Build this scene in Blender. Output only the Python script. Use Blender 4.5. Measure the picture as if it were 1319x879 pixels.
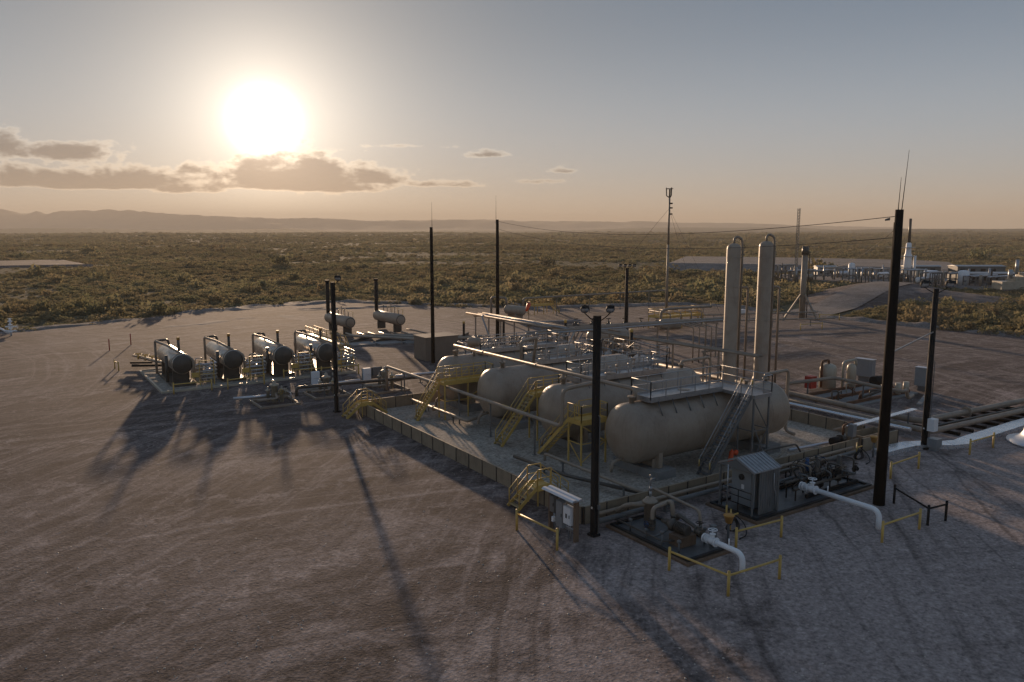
import bpy, math, random
import numpy as np
from mathutils import Vector, Matrix

R = math.radians
rnd = random.Random(7)
for o in list(bpy.data.objects):
    bpy.data.objects.remove(o)
scene = bpy.context.scene
C = scene.collection

# ---------------------------------------------------------------- camera
# site frame in metres: x runs along the tanks, y across them, origin at the near wall corner
CAM = Vector((-24.35, -29.48, 15.0))
HEAD = 33.5                     # camera heading, degrees clockwise from +y
cam_data = bpy.data.cameras.new('camera')
cam = bpy.data.objects.new('camera', cam_data)
C.objects.link(cam)
cam.location = CAM
cam.rotation_euler = (R(90.0 - 8.279), 0.0, R(-HEAD))
cam_data.sensor_width = 36.0
cam_data.lens = 27.29
cam_data.clip_start = 0.3
cam_data.clip_end = 40000.0
scene.camera = cam

# ---------------------------------------------------------------- sun, sky, exposure
SUN_AZ = HEAD - 17.2            # degrees clockwise from +y
SUN_EL = 7.1
to_sun = Vector((math.sin(R(SUN_AZ)) * math.cos(R(SUN_EL)), math.cos(R(SUN_AZ)) * math.cos(R(SUN_EL)), math.sin(R(SUN_EL))))
sun_data = bpy.data.lights.new('sun', 'SUN')
sun_data.energy = 1.25
sun_data.angle = R(1.2)
sun_data.color = (1.0, 0.69, 0.44)
sun = bpy.data.objects.new('sun', sun_data)
C.objects.link(sun)
sun.rotation_euler = to_sun.to_track_quat('Z', 'Y').to_euler()
sun.location = (0, 0, 80)

scene.view_settings.view_transform = 'Standard'
scene.view_settings.look = 'None'
scene.view_settings.exposure = 2.1
scene.view_settings.gamma = 1.0
scene.render.engine = 'CYCLES'
scene.cycles.use_denoising = True
scene.cycles.max_bounces = 5
scene.cycles.diffuse_bounces = 2
scene.cycles.glossy_bounces = 2
scene.cycles.transmission_bounces = 2
scene.cycles.volume_bounces = 1
scene.cycles.sample_clamp_indirect = 4.0


class NT:
    """small helper that writes node expressions"""
    def __init__(self, tree):
        self.t = tree
        self.n = tree.nodes
        self.l = tree.links

    def node(self, kind, **kw):
        nd = self.n.new(kind)
        for k, v in kw.items():
            setattr(nd, k, v)
        return nd

    def put(self, sock, v):
        if isinstance(v, bpy.types.NodeSocket):
            self.l.new(v, sock)
        elif v is not None:
            if hasattr(sock.default_value, '__len__') and not hasattr(v, '__len__'):
                v = (v,) * len(sock.default_value)
            if hasattr(sock.default_value, '__len__') and len(sock.default_value) == 4 and len(v) == 3:
                v = tuple(v) + (1.0,)
            sock.default_value = v

    def m(self, op, a, b=None, c=None, clamp=False):
        nd = self.node('ShaderNodeMath', operation=op)
        nd.use_clamp = clamp
        self.put(nd.inputs[0], a)
        if b is not None:
            self.put(nd.inputs[1], b)
        if c is not None:
            self.put(nd.inputs[2], c)
        return nd.outputs[0]

    def vm(self, op, a, b=None):
        nd = self.node('ShaderNodeVectorMath', operation=op)
        self.put(nd.inputs[0], a)
        if b is not None:
            self.put(nd.inputs[1], b)
        return nd.outputs['Value'] if op in ('DOT_PRODUCT', 'LENGTH') else nd.outputs[0]

    def mix(self, fac, a, b, blend='MIX'):
        nd = self.node('ShaderNodeMix', data_type='RGBA', blend_type=blend)
        self.put(nd.inputs[0], fac)
        self.put(nd.inputs[6], a)
        self.put(nd.inputs[7], b)
        return nd.outputs[2]

    def step(self, v, lo, hi, a=0.0, b=1.0):
        nd = self.node('ShaderNodeMapRange', interpolation_type='SMOOTHSTEP')
        self.put(nd.inputs[0], v)
        self.put(nd.inputs[1], lo)
        self.put(nd.inputs[2], hi)
        self.put(nd.inputs[3], a)
        self.put(nd.inputs[4], b)
        return nd.outputs[0]

    def noise(self, vec, scale, detail=4.0, rough=0.55, dist=0.0):
        nd = self.node('ShaderNodeTexNoise')
        if vec is not None:
            self.put(nd.inputs['Vector'], vec)
        nd.inputs['Scale'].default_value = scale
        nd.inputs['Detail'].default_value = detail
        nd.inputs['Roughness'].default_value = rough
        nd.inputs['Distortion'].default_value = dist
        return nd.outputs['Fac']

    def comb(self, x, y, z):
        nd = self.node('ShaderNodeCombineXYZ')
        for i, v in enumerate((x, y, z)):
            self.put(nd.inputs[i], v)
        return nd.outputs[0]


def build_world():
    w = bpy.data.worlds.new('World')
    scene.world = w
    w.use_nodes = True
    t = NT(w.node_tree)
    t.n.clear()
    out = t.node('ShaderNodeOutputWorld')
    bg = t.node('ShaderNodeBackground')
    sky = t.node('ShaderNodeTexSky', sky_type='NISHITA')
    sky.sun_disc = False
    sky.sun_elevation = R(SUN_EL)
    sky.sun_rotation = R(SUN_AZ)
    sky.altitude = 900
    sky.air_density = 1.0
    sky.dust_density = 1.6
    sky.ozone_density = 1.2
    tc = t.node('ShaderNodeTexCoord')
    d = t.vm('NORMALIZE', tc.outputs['Generated'])
    sx = t.node('ShaderNodeSeparateXYZ')
    t.put(sx.inputs[0], d)
    fh = Vector((to_sun.x, to_sun.y, 0)).normalized()
    rh = Vector((fh.y, -fh.x, 0))
    fwd = t.vm('DOT_PRODUCT', d, tuple(fh))
    rgt = t.vm('DOT_PRODUCT', d, tuple(rh))
    U = t.m('ARCTAN2', rgt, fwd)
    V = t.m('ARCSINE', sx.outputs[2])
    cs = t.vm('DOT_PRODUCT', d, tuple(to_sun))
    ang = t.m('ARCCOSINE', t.m('MINIMUM', cs, 0.999999))
    # the sky is far brighter towards the sun than a picture holds: roll its range off, keep its hue
    raw = t.vm('MULTIPLY', sky.outputs[0], (SKY_STRENGTH,) * 3)
    lum = t.vm('DOT_PRODUCT', raw, (0.3, 0.5, 0.2))
    raw = t.mix(0.72, raw, t.comb(lum, lum, lum))
    roll = t.m('DIVIDE', SKY_GAIN, t.m('ADD', 1.0, t.m('MULTIPLY', lum, SKY_ROLL)))
    base = t.vm('MULTIPLY', t.vm('MULTIPLY', raw, t.comb(roll, roll, roll)), SKY_TINT)
    hz = t.m('EXPONENT', t.m('DIVIDE', t.m('MAXIMUM', V, 0.0), -0.065))
    hz = t.m('MULTIPLY', hz, t.m('ADD', 0.75, t.m('EXPONENT', t.m('MULTIPLY', t.m('ABSOLUTE', U), -2.6))))
    base = t.vm('ADD', base, t.vm('MULTIPLY', SKY_HORIZON, t.comb(hz, hz, hz)))
    veil = t.m('EXPONENT', t.m('MULTIPLY', t.m('POWER', t.m('ABSOLUTE', t.m('DIVIDE', t.m('SUBTRACT', V, 0.10), 0.125)), 2.0), -1.0))
    base = t.vm('ADD', base, t.vm('MULTIPLY', SKY_VEIL, t.comb(veil, veil, veil)))
    base = t.vm('MULTIPLY', base, (1.0 / SKY_STRENGTH,) * 3)
    # the bright aureole of the sun behind thin haze
    core = t.m('EXPONENT', t.m('MULTIPLY', t.m('POWER', t.m('DIVIDE', ang, 0.0235), 2.0), -1.0))
    halo = t.m('EXPONENT', t.m('DIVIDE', ang, -0.070))
    wide = t.m('EXPONENT', t.m('DIVIDE', ang, -0.20))
    def scaled(col, f):
        return t.vm('MULTIPLY', col, t.comb(f, f, f))
    light = t.vm('ADD', scaled(GLOW_CORE, core), t.vm('ADD', scaled(GLOW_HALO, halo), scaled(GLOW_WIDE, wide)))
    # cumulus bank low in the west, built from blobs (azimuth, elevation in radians from the sun / horizon) broken up by noise
    nv = t.comb(t.m('MULTIPLY', U, 1.0), t.m('MULTIPLY', V, 2.0), 0.3)
    n1 = t.noise(nv, 20.0, 9.0, 0.66, 0.2)
    n2 = t.noise(t.vm('ADD', nv, (3.1, 1.7, 0.0)), 75.0, 6.0, 0.62)
    env = None
    for (u0, v0, su, sup, sdn, a) in CLOUDS:
        du = t.m('POWER', t.m('DIVIDE', t.m('SUBTRACT', U, u0), su), 2.0)
        dv = t.m('SUBTRACT', V, v0)
        up = t.m('POWER', t.m('DIVIDE', t.m('MAXIMUM', dv, 0.0), sup), 2.0)
        dn = t.m('POWER', t.m('DIVIDE', t.m('MINIMUM', dv, 0.0), sdn), 2.0)
        e = t.m('MULTIPLY', t.m('EXPONENT', t.m('MULTIPLY', t.m('ADD', du, t.m('ADD', up, dn)), -1.0)), a)
        env = e if env is None else t.m('MAXIMUM', env, e)
    nn = t.m('ADD', t.m('MULTIPLY', t.m('SUBTRACT', n1, 0.5), 1.45), t.m('MULTIPLY', t.m('SUBTRACT', n2, 0.5), 0.5))
    dens = t.m('ADD', env, nn)
    cover = t.step(dens, 0.30, 0.42)
    thick = t.step(dens, 0.34, 0.72)
    tone = t.mix(thick, CLOUD_RIM, CLOUD_BODY)
    total = t.vm('ADD', base, light)
    dimlight = t.vm('ADD', base, t.vm('ADD', scaled(GLOW_CORE, t.m('MULTIPLY', core, 0.5)), t.vm('ADD', scaled(GLOW_HALO, t.m('MULTIPLY', halo, 0.8)), scaled(GLOW_WIDE, wide))))
    cloud = t.vm('MULTIPLY', dimlight, tone)
    fin = t.mix(cover, total, cloud)
    t.put(bg.inputs['Color'], fin)
    bg.inputs['Strength'].default_value = SKY_STRENGTH
    t.l.new(bg.outputs[0], out.inputs['Surface'])


SKY_STRENGTH = 0.10
SKY_GAIN = 1.95
SKY_ROLL = 40.0
SKY_TINT = (0.75, 1.0, 1.30)
SKY_HORIZON = (0.100, 0.056, 0.014)
SKY_VEIL = (0.033, 0.037, 0.040)
GLOW_CORE = (17.0, 16.4, 15.2)
GLOW_HALO = (3.9, 3.3, 2.6)
GLOW_WIDE = (0.55, 0.39, 0.25)
CLOUD_RIM = (1.45, 1.36, 1.25)
CLOUD_BODY = (0.62, 0.55, 0.50)
CLOUDS = (      # azimuth from sun, elevation, half width, upper and lower falloff, weight
    (0.035, 0.050, 0.120, 0.040, 0.006, 1.00),
    (0.050, 0.074, 0.060, 0.028, 0.030, 0.85),
    (-0.190, 0.047, 0.150, 0.026, 0.005, 0.95),
    (-0.380, 0.050, 0.120, 0.022, 0.006, 0.90),
    (-0.320, 0.086, 0.080, 0.026, 0.010, 0.95),
    (-0.215, 0.080, 0.070, 0.016, 0.010, 0.80),
    (0.130, 0.058, 0.050, 0.020, 0.006, 0.80),
    (0.215, 0.054, 0.070, 0.008, 0.004, 0.66),
    (0.268, 0.091, 0.032, 0.007, 0.004, 0.68),
    (0.360, 0.071, 0.024, 0.006, 0.004, 0.56),
    (-0.095, 0.044, 0.060, 0.016, 0.004, 0.75),
    (-0.08, 0.066, 0.030, 0.012, 0.006, 0.62),
    (0.16, 0.100, 0.09, 0.004, 0.003, 0.42),
    (0.32, 0.058, 0.10, 0.004, 0.003, 0.46),
    (-0.62, 0.070, 0.22, 0.030, 0.010, 0.85),
)
build_world()

# ---------------------------------------------------------------- materials
def base_mat(name):
    m = bpy.data.materials.new(name)
    m.use_nodes = True
    t = NT(m.node_tree)
    bsdf = [n for n in t.n if n.type == 'BSDF_PRINCIPLED'][0]
    tc = t.node('ShaderNodeTexCoord')
    return m, t, bsdf, tc


def paint(name, col, col2=None, rough=0.5, metal=0.0, scale=1.2, bump=0.0, grime=0.25, spec=0.5):
    """painted or bare metal, wood, concrete: two tones of wear, faint streaks and relief"""
    m, t, b, tc = base_mat(name)
    geo = t.node('ShaderNodeNewGeometry')
    pos = geo.outputs['Position']
    if col2 is None:
        col2 = tuple(c * 0.6 for c in col)
    n1 = t.noise(pos, scale, 5.0, 0.6)
    streak = t.noise(t.vm('MULTIPLY', pos, (6.0, 6.0, 0.5)), 1.0, 3.0, 0.6)
    f = t.m('ADD', t.m('MULTIPLY', t.step(n1, 0.42, 0.72), 0.7), t.m('MULTIPLY', t.step(streak, 0.5, 0.75), 0.5), clamp=True)
    c = t.mix(t.m('MULTIPLY', f, grime * 2.0, clamp=True), col, col2)
    oi = t.node('ShaderNodeObjectInfo')
    v = t.m('ADD', 0.93, t.m('MULTIPLY', oi.outputs['Random'], 0.14))
    c = t.vm('MULTIPLY', c, t.comb(v, v, v))
    t.put(b.inputs['Base Color'], c)
    t.put(b.inputs['Roughness'], t.m('ADD', rough, t.m('MULTIPLY', t.m('SUBTRACT', n1, 0.5), 0.3), clamp=True))
    b.inputs['Metallic'].default_value = metal
    b.inputs['Specular IOR Level'].default_value = spec
    if bump:
        bp = t.node('ShaderNodeBump')
        bp.inputs['Strength'].default_value = bump
        bp.inputs['Distance'].default_value = 0.02
        t.put(bp.inputs['Height'], t.noise(pos, 14.0, 4.0, 0.6))
        t.l.new(bp.outputs[0], b.inputs['Normal'])
    return m


M = {}
M['tan'] = paint('tan_paint', (0.35, 0.285, 0.22), (0.25, 0.19, 0.14), 0.44, grime=0.5, scale=0.7)
M['tanpipe'] = paint('tan_pipe_paint', (0.32, 0.26, 0.20), (0.21, 0.16, 0.12), 0.52, grime=0.4)
M['yellow'] = paint('safety_yellow_paint', (0.62, 0.41, 0.105), (0.43, 0.285, 0.10), 0.45, grime=0.3, scale=3.0)
M['black'] = paint('dark_stained_wood', (0.014, 0.011, 0.009), (0.024, 0.018, 0.014), 0.9, bump=0.3, spec=0.15)
M['blackmetal'] = paint('black_steel', (0.016, 0.015, 0.015), (0.03, 0.027, 0.025), 0.7, spec=0.2)
M['galv'] = paint('galvanised_steel', (0.40, 0.41, 0.42), (0.27, 0.27, 0.28), 0.42, metal=0.75, grime=0.35, scale=3.0)
M['tread'] = paint('worn_bright_tread', (0.60, 0.50, 0.30), (0.5, 0.36, 0.14), 0.30, metal=0.6, grime=0.2)
M['alu'] = paint('aluminium_cladding', (0.60, 0.62, 0.66), (0.45, 0.47, 0.50), 0.45, metal=0.85, grime=0.2)
M['cover'] = paint('pale_trench_cover', (0.80, 0.82, 0.85), (0.62, 0.63, 0.65), 0.27, metal=0.75, grime=0.3)
M['white'] = paint('white_paint', (0.84, 0.85, 0.86), (0.66, 0.65, 0.62), 0.45, grime=0.15)
M['grey'] = paint('grey_enclosure_paint', (0.24, 0.255, 0.265), (0.17, 0.18, 0.185), 0.45, grime=0.25)
M['greysteel'] = paint('weathered_grey_steel', (0.15, 0.155, 0.155), (0.09, 0.085, 0.08), 0.5, grime=0.4)
M['darkpipe'] = paint('dark_weathered_pipe', (0.085, 0.075, 0.062), (0.05, 0.04, 0.03), 0.4, grime=0.4)
M['rust'] = paint('rusty_steel', (0.16, 0.07, 0.032), (0.09, 0.045, 0.025), 0.7, grime=0.5, bump=0.2)
M['wood'] = paint('weathered_timber', (0.17, 0.11, 0.07), (0.09, 0.06, 0.04), 0.8, grime=0.5, bump=0.3)
M['wallpanel'] = paint('tan_wall_panel', (0.30, 0.24, 0.165), (0.19, 0.145, 0.10), 0.6, grime=0.4, scale=1.6)
M['seam'] = paint('dark_seam', (0.06, 0.05, 0.04), None, 0.7)
M['concrete'] = paint('concrete', (0.27, 0.265, 0.255), (0.17, 0.165, 0.155), 0.85, grime=0.4, bump=0.3)
M['pan'] = paint('drip_pan_steel', (0.10, 0.11, 0.115), (0.06, 0.06, 0.06), 0.4, grime=0.5)
M['orange'] = paint('orange_plastic', (0.75, 0.09, 0.02), (0.55, 0.06, 0.02), 0.45, grime=0.1)
M['red'] = paint('red_paint', (0.40, 0.03, 0.02), None, 0.5)
M['ochre'] = paint('faded_orange_bucket', (0.50, 0.26, 0.06), (0.35, 0.17, 0.05), 0.6)
M['blue'] = paint('blue_paint', (0.03, 0.09, 0.22), None, 0.4)
M['rubber'] = paint('black_rubber', (0.018, 0.018, 0.018), None, 0.6)
M['lens'] = paint('lamp_glass', (0.55, 0.56, 0.58), None, 0.1)
M['sign'] = paint('white_placard', (0.75, 0.75, 0.74), None, 0.5, grime=0.05)
M['heater'] = paint('pale_heater_cladding', (0.58, 0.54, 0.48), (0.36, 0.31, 0.25), 0.30, metal=0.7, grime=0.3)
M['cream'] = paint('cream_paint', (0.47, 0.42, 0.33), (0.30, 0.25, 0.18), 0.4, grime=0.35)
M['shed'] = paint('tan_shed_siding', (0.27, 0.215, 0.165), (0.20, 0.155, 0.12), 0.6, grime=0.3)


def gravel(name, dark, mid, pale, patch=0.5, rut=True):
    m, t, b, tc = base_mat(name)
    geo = t.node('ShaderNodeNewGeometry')
    pos = geo.outputs['Position']
    big = t.noise(pos, 0.045, 5.0, 0.6, 0.6)
    midn = t.noise(pos, 0.35, 5.0, 0.62, 0.3)
    fine = t.noise(pos, 5.0, 4.0, 0.7)
    vor = t.node('ShaderNodeTexVoronoi')
    t.put(vor.inputs['Vector'], pos)
    vor.inputs['Scale'].default_value = 9.0
    c = t.mix(t.step(midn, 0.35, 0.68), dark, mid)
    if rut:     # wheel tracks and grader streaks
        w1 = t.noise(t.vm('MULTIPLY', t.vm('ADD', pos, t.vm('MULTIPLY', t.comb(big, midn, 0.0), 10.0)), (0.05, 0.85, 0.0)), 1.0, 4.0, 0.65)
        w2 = t.noise(t.vm('MULTIPLY', t.vm('ADD', pos, t.vm('MULTIPLY', t.comb(midn, big, 0.0), 14.0)), (0.7, 0.06, 0.0)), 1.0, 4.0, 0.65)
        c = t.mix(t.m('MULTIPLY', t.step(w1, 0.50, 0.70), 0.5), c, pale)
        c = t.mix(t.m('MULTIPLY', t.step(w2, 0.52, 0.72), 0.42), c, pale)
        c = t.mix(t.m('MULTIPLY', t.step(w2, 0.46, 0.28), 0.45), c, dark)
    c = t.mix(t.m('MULTIPLY', t.step(big, 0.50, 0.72), patch), c, pale)
    if rut:     # caliche dust round the plant front; its paleness also stands in for fill light
        sp = t.node('ShaderNodeSeparateXYZ')
        t.put(sp.inputs[0], pos)
        dx = t.m('DIVIDE', t.m('SUBTRACT', sp.outputs[0], 18.0), 32.0)
        dy = t.m('DIVIDE', t.m('ADD', sp.outputs[1], 14.0), 18.0)
        e = t.m('EXPONENT', t.m('MULTIPLY', t.m('ADD', t.m('MULTIPLY', dx, dx), t.m('MULTIPLY', dy, dy)), -1.0))
        blot = t.noise(pos, 0.16, 6.0, 0.68, 1.4)
        c = t.mix(t.m('MULTIPLY', t.step(t.m('ADD', blot, t.m('MULTIPLY', e, 0.42)), 0.54, 0.82), 0.70), c, pale)
        for (cx, cy, sc, th) in ((-70.0, 70.0, 1.1, 0.50), (62.0, -60.0, 1.3, 0.50), (-30.0, -95.0, 1.0, 0.50)):      # curved wheel tracks
            rr_ = t.vm('LENGTH', t.vm('SUBTRACT', pos, (cx, cy, 0.0)))
            rr_ = t.m('ADD', rr_, t.m('MULTIPLY', big, 3.0))
            trk = t.noise(t.comb(t.m('MULTIPLY', rr_, sc), t.m('MULTIPLY', big, 1.5), cx), 1.0, 3.0, 0.7)
            where = t.step(t.noise(t.vm('ADD', pos, (cx, 0.0, 0.0)), 0.05, 3.0, 0.6), 0.38, 0.56)
            c = t.mix(t.m('MULTIPLY', where, t.m('MULTIPLY', t.step(trk, th, th + 0.20), 0.42)), c, pale)
            c = t.mix(t.m('MULTIPLY', where, t.m('MULTIPLY', t.step(trk, 0.48, 0.30), 0.52)), c, tuple(v * 0.62 for v in dark))
        blot2 = t.noise(t.vm('ADD', pos, (31.0, 7.0, 0.0)), 0.22, 6.0, 0.7, 1.0)
        c = t.mix(t.m('MULTIPLY', t.step(blot2, 0.56, 0.74), 0.45), c, tuple(v * 0.6 for v in dark))
    sep = t.node('ShaderNodeSeparateColor')
    t.put(sep.inputs[0], vor.outputs['Color'])
    grit = t.noise(pos, 2.2, 6.0, 0.75)
    v = t.m('ADD', 0.78, t.m('ADD', t.m('MULTIPLY', sep.outputs[0], 0.34), t.m('ADD', t.m('MULTIPLY', t.m('SUBTRACT', fine, 0.5), 1.7), t.m('MULTIPLY', t.m('SUBTRACT', grit, 0.5), 1.5))))
    v = t.m('MAXIMUM', v, 0.25)
    c = t.vm('MULTIPLY', c, t.comb(v, v, v))
    t.put(b.inputs['Base Color'], c)
    b.inputs['Roughness'].default_value = 0.93
    b.inputs['Specular IOR Level'].default_value = 0.25
    bp = t.node('ShaderNodeBump')
    bp.inputs['Strength'].default_value = 0.5
    bp.inputs['Distance'].default_value = 0.05
    h = t.m('ADD', t.m('MULTIPLY', fine, 0.5), t.m('ADD', t.m('MULTIPLY', vor.outputs['Distance'], 0.35), t.m('MULTIPLY', midn, 0.8)))
    t.put(bp.inputs['Height'], h)
    t.l.new(bp.outputs[0], b.inputs['Normal'])
    return m


M['pad'] = gravel('pad_gravel', (0.076, 0.057, 0.051), (0.125, 0.096, 0.086), (0.44, 0.365, 0.335), 0.30)
M['bund'] = gravel('bund_gravel', (0.34, 0.30, 0.25), (0.43, 0.385, 0.325), (0.50, 0.45, 0.39), 0.3, False)
M['pale_dirt'] = gravel('pale_caliche', (0.16, 0.14, 0.13), (0.23, 0.205, 0.19), (0.33, 0.30, 0.28), 0.5)


def desert_mat():
    m, t, b, tc = base_mat('desert_scrub_ground')
    geo = t.node('ShaderNodeNewGeometry')
    pos = geo.outputs['Position']
    big = t.noise(pos, 0.004, 6.0, 0.6, 0.5)
    md = t.noise(pos, 0.03, 5.0, 0.62, 0.4)
    fine = t.noise(pos, 0.35, 4.0, 0.7)
    soil = t.mix(t.step(md, 0.35, 0.65), (0.12, 0.105, 0.07), (0.155, 0.132, 0.09))
    scrub = t.mix(t.step(big, 0.35, 0.65), (0.11, 0.104, 0.056), (0.16, 0.128, 0.075))
    f = t.step(t.m('ADD', fine, t.m('MULTIPLY', t.m('SUBTRACT', md, 0.5), 0.8)), 0.40, 0.60)
    c = t.mix(t.m('MULTIPLY', f, 0.85), soil, scrub)
    t.put(b.inputs['Base Color'], c)
    b.inputs['Roughness'].default_value = 1.0
    b.inputs['Specular IOR Level'].default_value = 0.05
    bp = t.node('ShaderNodeBump')
    bp.inputs['Strength'].default_value = 0.6
    bp.inputs['Distance'].default_value = 1.0
    t.put(bp.inputs['Height'], fine)
    t.l.new(bp.outputs[0], b.inputs['Normal'])
    return m


M['desert'] = desert_mat()


def leaf_mat(name, a, bcol):
    m, t, b, tc = base_mat(name)
    oi = t.node('ShaderNodeObjectInfo')
    geo = t.node('ShaderNodeNewGeometry')
    n = t.noise(geo.outputs['Position'], 0.06, 3.0, 0.6)
    f = t.m('ADD', t.m('MULTIPLY', t.step(n, 0.35, 0.65), 0.55), t.m('MULTIPLY', oi.outputs['Random'], 0.45))
    n3 = t.noise(geo.outputs['Position'], 0.008, 4.0, 0.6)
    br = t.step(n3, 0.3, 0.7, 0.72, 1.25)
    col = t.vm('MULTIPLY', t.mix(f, a, bcol), t.comb(br, br, br))
    t.put(b.inputs['Base Color'], col)
    b.inputs['Roughness'].default_value = 1.0
    b.inputs['Specular IOR Level'].default_value = 0.0
    tr = t.node('ShaderNodeBsdfTranslucent')
    t.put(tr.inputs['Color'], t.vm('MULTIPLY', col, (1.15, 1.1, 0.9)))
    mx = t.node('ShaderNodeMixShader')
    mx.inputs[0].default_value = 0.48
    out = [n for n in t.n if n.type == 'OUTPUT_MATERIAL'][0]
    t.l.new(b.outputs[0], mx.inputs[1])
    t.l.new(tr.outputs[0], mx.inputs[2])
    t.l.new(mx.outputs[0], out.inputs['Surface'])
    return m


M['leaf'] = leaf_mat('scrub_leaves', (0.178, 0.188, 0.122), (0.275, 0.225, 0.158))
M['twig'] = paint('twig_bark', (0.10, 0.075, 0.05), None, 0.9)


def rock_mat():
    m, t, b, tc = base_mat('mountain_rock')
    geo = t.node('ShaderNodeNewGeometry')
    n = t.noise(geo.outputs['Position'], 0.006, 6.0, 0.6)
    t.put(b.inputs['Base Color'], t.mix(t.step(n, 0.35, 0.65), (0.085, 0.070, 0.058), (0.15, 0.125, 0.10)))
    b.inputs['Roughness'].default_value = 1.0
    return m


M['rock'] = rock_mat()


# ---------------------------------------------------------------- mesh helpers
class MB:
    """collects primitives, then becomes ONE mesh object"""
    def __init__(self):
        self.v = []
        self.f = []
        self.s = []

    def add(self, verts, faces, smooth=False):
        k = len(self.v)
        self.v.extend([tuple(p) for p in verts])
        self.f.extend([tuple(i + k for i in f) for f in faces])
        self.s.extend([smooth] * len(faces))
        return self

    def box(self, x0, x1, y0, y1, z0, z1):
        v = [(x0, y0, z0), (x1, y0, z0), (x1, y1, z0), (x0, y1, z0), (x0, y0, z1), (x1, y0, z1), (x1, y1, z1), (x0, y1, z1)]
        return self.add(v, [(3, 2, 1, 0), (4, 5, 6, 7), (0, 1, 5, 4), (1, 2, 6, 5), (2, 3, 7, 6), (3, 0, 4, 7)])

    def bx(self, c, size, rz=0.0):
        hx, hy, hz = size[0] / 2, size[1] / 2, size[2] / 2
        ca, sa = math.cos(rz), math.sin(rz)
        v = []
        for z in (-hz, hz):
            for x, y in ((-hx, -hy), (hx, -hy), (hx, hy), (-hx, hy)):
                v.append((c[0] + x * ca - y * sa, c[1] + x * sa + y * ca, c[2] + z))
        return self.add(v, [(3, 2, 1, 0), (4, 5, 6, 7), (0, 1, 5, 4), (1, 2, 6, 5), (2, 3, 7, 6), (3, 0, 4, 7)])

    def frame(self, d):
        d = Vector(d).normalized()
        up = Vector((0, 0, 1)) if abs(d.z) < 0.95 else Vector((1, 0, 0))
        a = d.cross(up).normalized()
        return d, a, a.cross(d).normalized()

    def beam(self, p0, p1, w, h=None):
        h = h or w
        p0, p1 = Vector(p0), Vector(p1)
        d, a, u = self.frame(p1 - p0)
        v = []
        for p in (p0, p1):
            for x, y in ((-1, -1), (1, -1), (1, 1), (-1, 1)):
                v.append(p + a * (x * w / 2) + u * (y * h / 2))
        return self.add(v, [(3, 2, 1, 0), (4, 5, 6, 7), (0, 1, 5, 4), (1, 2, 6, 5), (2, 3, 7, 6), (3, 0, 4, 7)])

    def lathe(self, org, axis, prof, n=16):
        """prof: (radius, distance along axis)"""
        org = Vector(org)
        d, a, u = self.frame(axis)
        v, f = [], []
        for r, t in prof:
            for i in range(n):
                th = 2 * math.pi * i / n
                v.append(org + d * t + a * (r * math.cos(th)) + u * (r * math.sin(th)))
        for j in range(len(prof) - 1):
            for i in range(n):
                k = (i + 1) % n
                f.append((j * n + i, j * n + k, (j + 1) * n + k, (j + 1) * n + i))
        self.add(v, f, True)
        k = len(self.v) - len(v)
        for j, rev in ((0, True), (len(prof) - 1, False)):
            if prof[j][0] > 1e-4:
                ring = [k + j * n + i for i in range(n)]
                self.f.append(tuple(reversed(ring)) if rev else tuple(ring))
                self.s.append(False)
        return self

    def cyl(self, p0, p1, r, r2=None, n=12):
        p0, p1 = Vector(p0), Vector(p1)
        return self.lathe(p0, p1 - p0, [(r, 0.0), (r if r2 is None else r2, (p1 - p0).length)], n)

    def tube(self, pts, r, n=8, bend=0.0, seg=5):
        pts = [Vector(p) for p in pts]
        if bend > 0 and len(pts) > 2:
            q = [pts[0]]
            for i in range(1, len(pts) - 1):
                a, b, c = pts[i - 1], pts[i], pts[i + 1]
                k = min(bend, (a - b).length * 0.45, (c - b).length * 0.45)
                s, e = b + (a - b).normalized() * k, b + (c - b).normalized() * k
                for j in range(seg + 1):
                    t = j / seg
                    q.append(s * (1 - t) ** 2 + b * (2 * t * (1 - t)) + e * t ** 2)
            q.append(pts[-1])
            pts = q
        v, f = [], []
        d, a, u = self.frame(pts[1] - pts[0])
        prev = d
        for i, p in enumerate(pts):
            if i == 0:
                t = pts[1] - pts[0]
            elif i == len(pts) - 1:
                t = pts[-1] - pts[-2]
            else:
                t = (pts[i + 1] - p).normalized() + (p - pts[i - 1]).normalized()
            t = t.normalized() if t.length > 1e-6 else prev
            rot = prev.rotation_difference(t)
            a, u = rot @ a, rot @ u
            prev = t
            for k in range(n):
                th = 2 * math.pi * k / n
                v.append(p + a * (r * math.cos(th)) + u * (r * math.sin(th)))
        m = len(pts)
        for j in range(m - 1):
            for i in range(n):
                k = (i + 1) % n
                f.append((j * n + i, j * n + k, (j + 1) * n + k, (j + 1) * n + i))
        self.add(v, f, True)
        k0 = len(self.v) - len(v)
        self.f.append(tuple(k0 + i for i in reversed(range(n))))
        self.f.append(tuple(k0 + (m - 1) * n + i for i in range(n)))
        self.s += [False, False]
        return self

    def ring(self, c, axis, rad, r, n=14, m=6):
        d, a, u = self.frame(axis)
        c = Vector(c)
        pts = [c + a * (rad * math.cos(2 * math.pi * i / n)) + u * (rad * math.sin(2 * math.pi * i / n)) for i in range(n + 1)]
        return self.tube(pts, r, m)

    def prism(self, poly, z0, z1):
        n = len(poly)
        v = [(x, y, z0) for x, y in poly] + [(x, y, z1) for x, y in poly]
        f = [tuple(reversed(range(n))), tuple(range(n, 2 * n))]
        f += [(i, (i + 1) % n, n + (i + 1) % n, n + i) for i in range(n)]
        return self.add(v, f)

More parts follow.
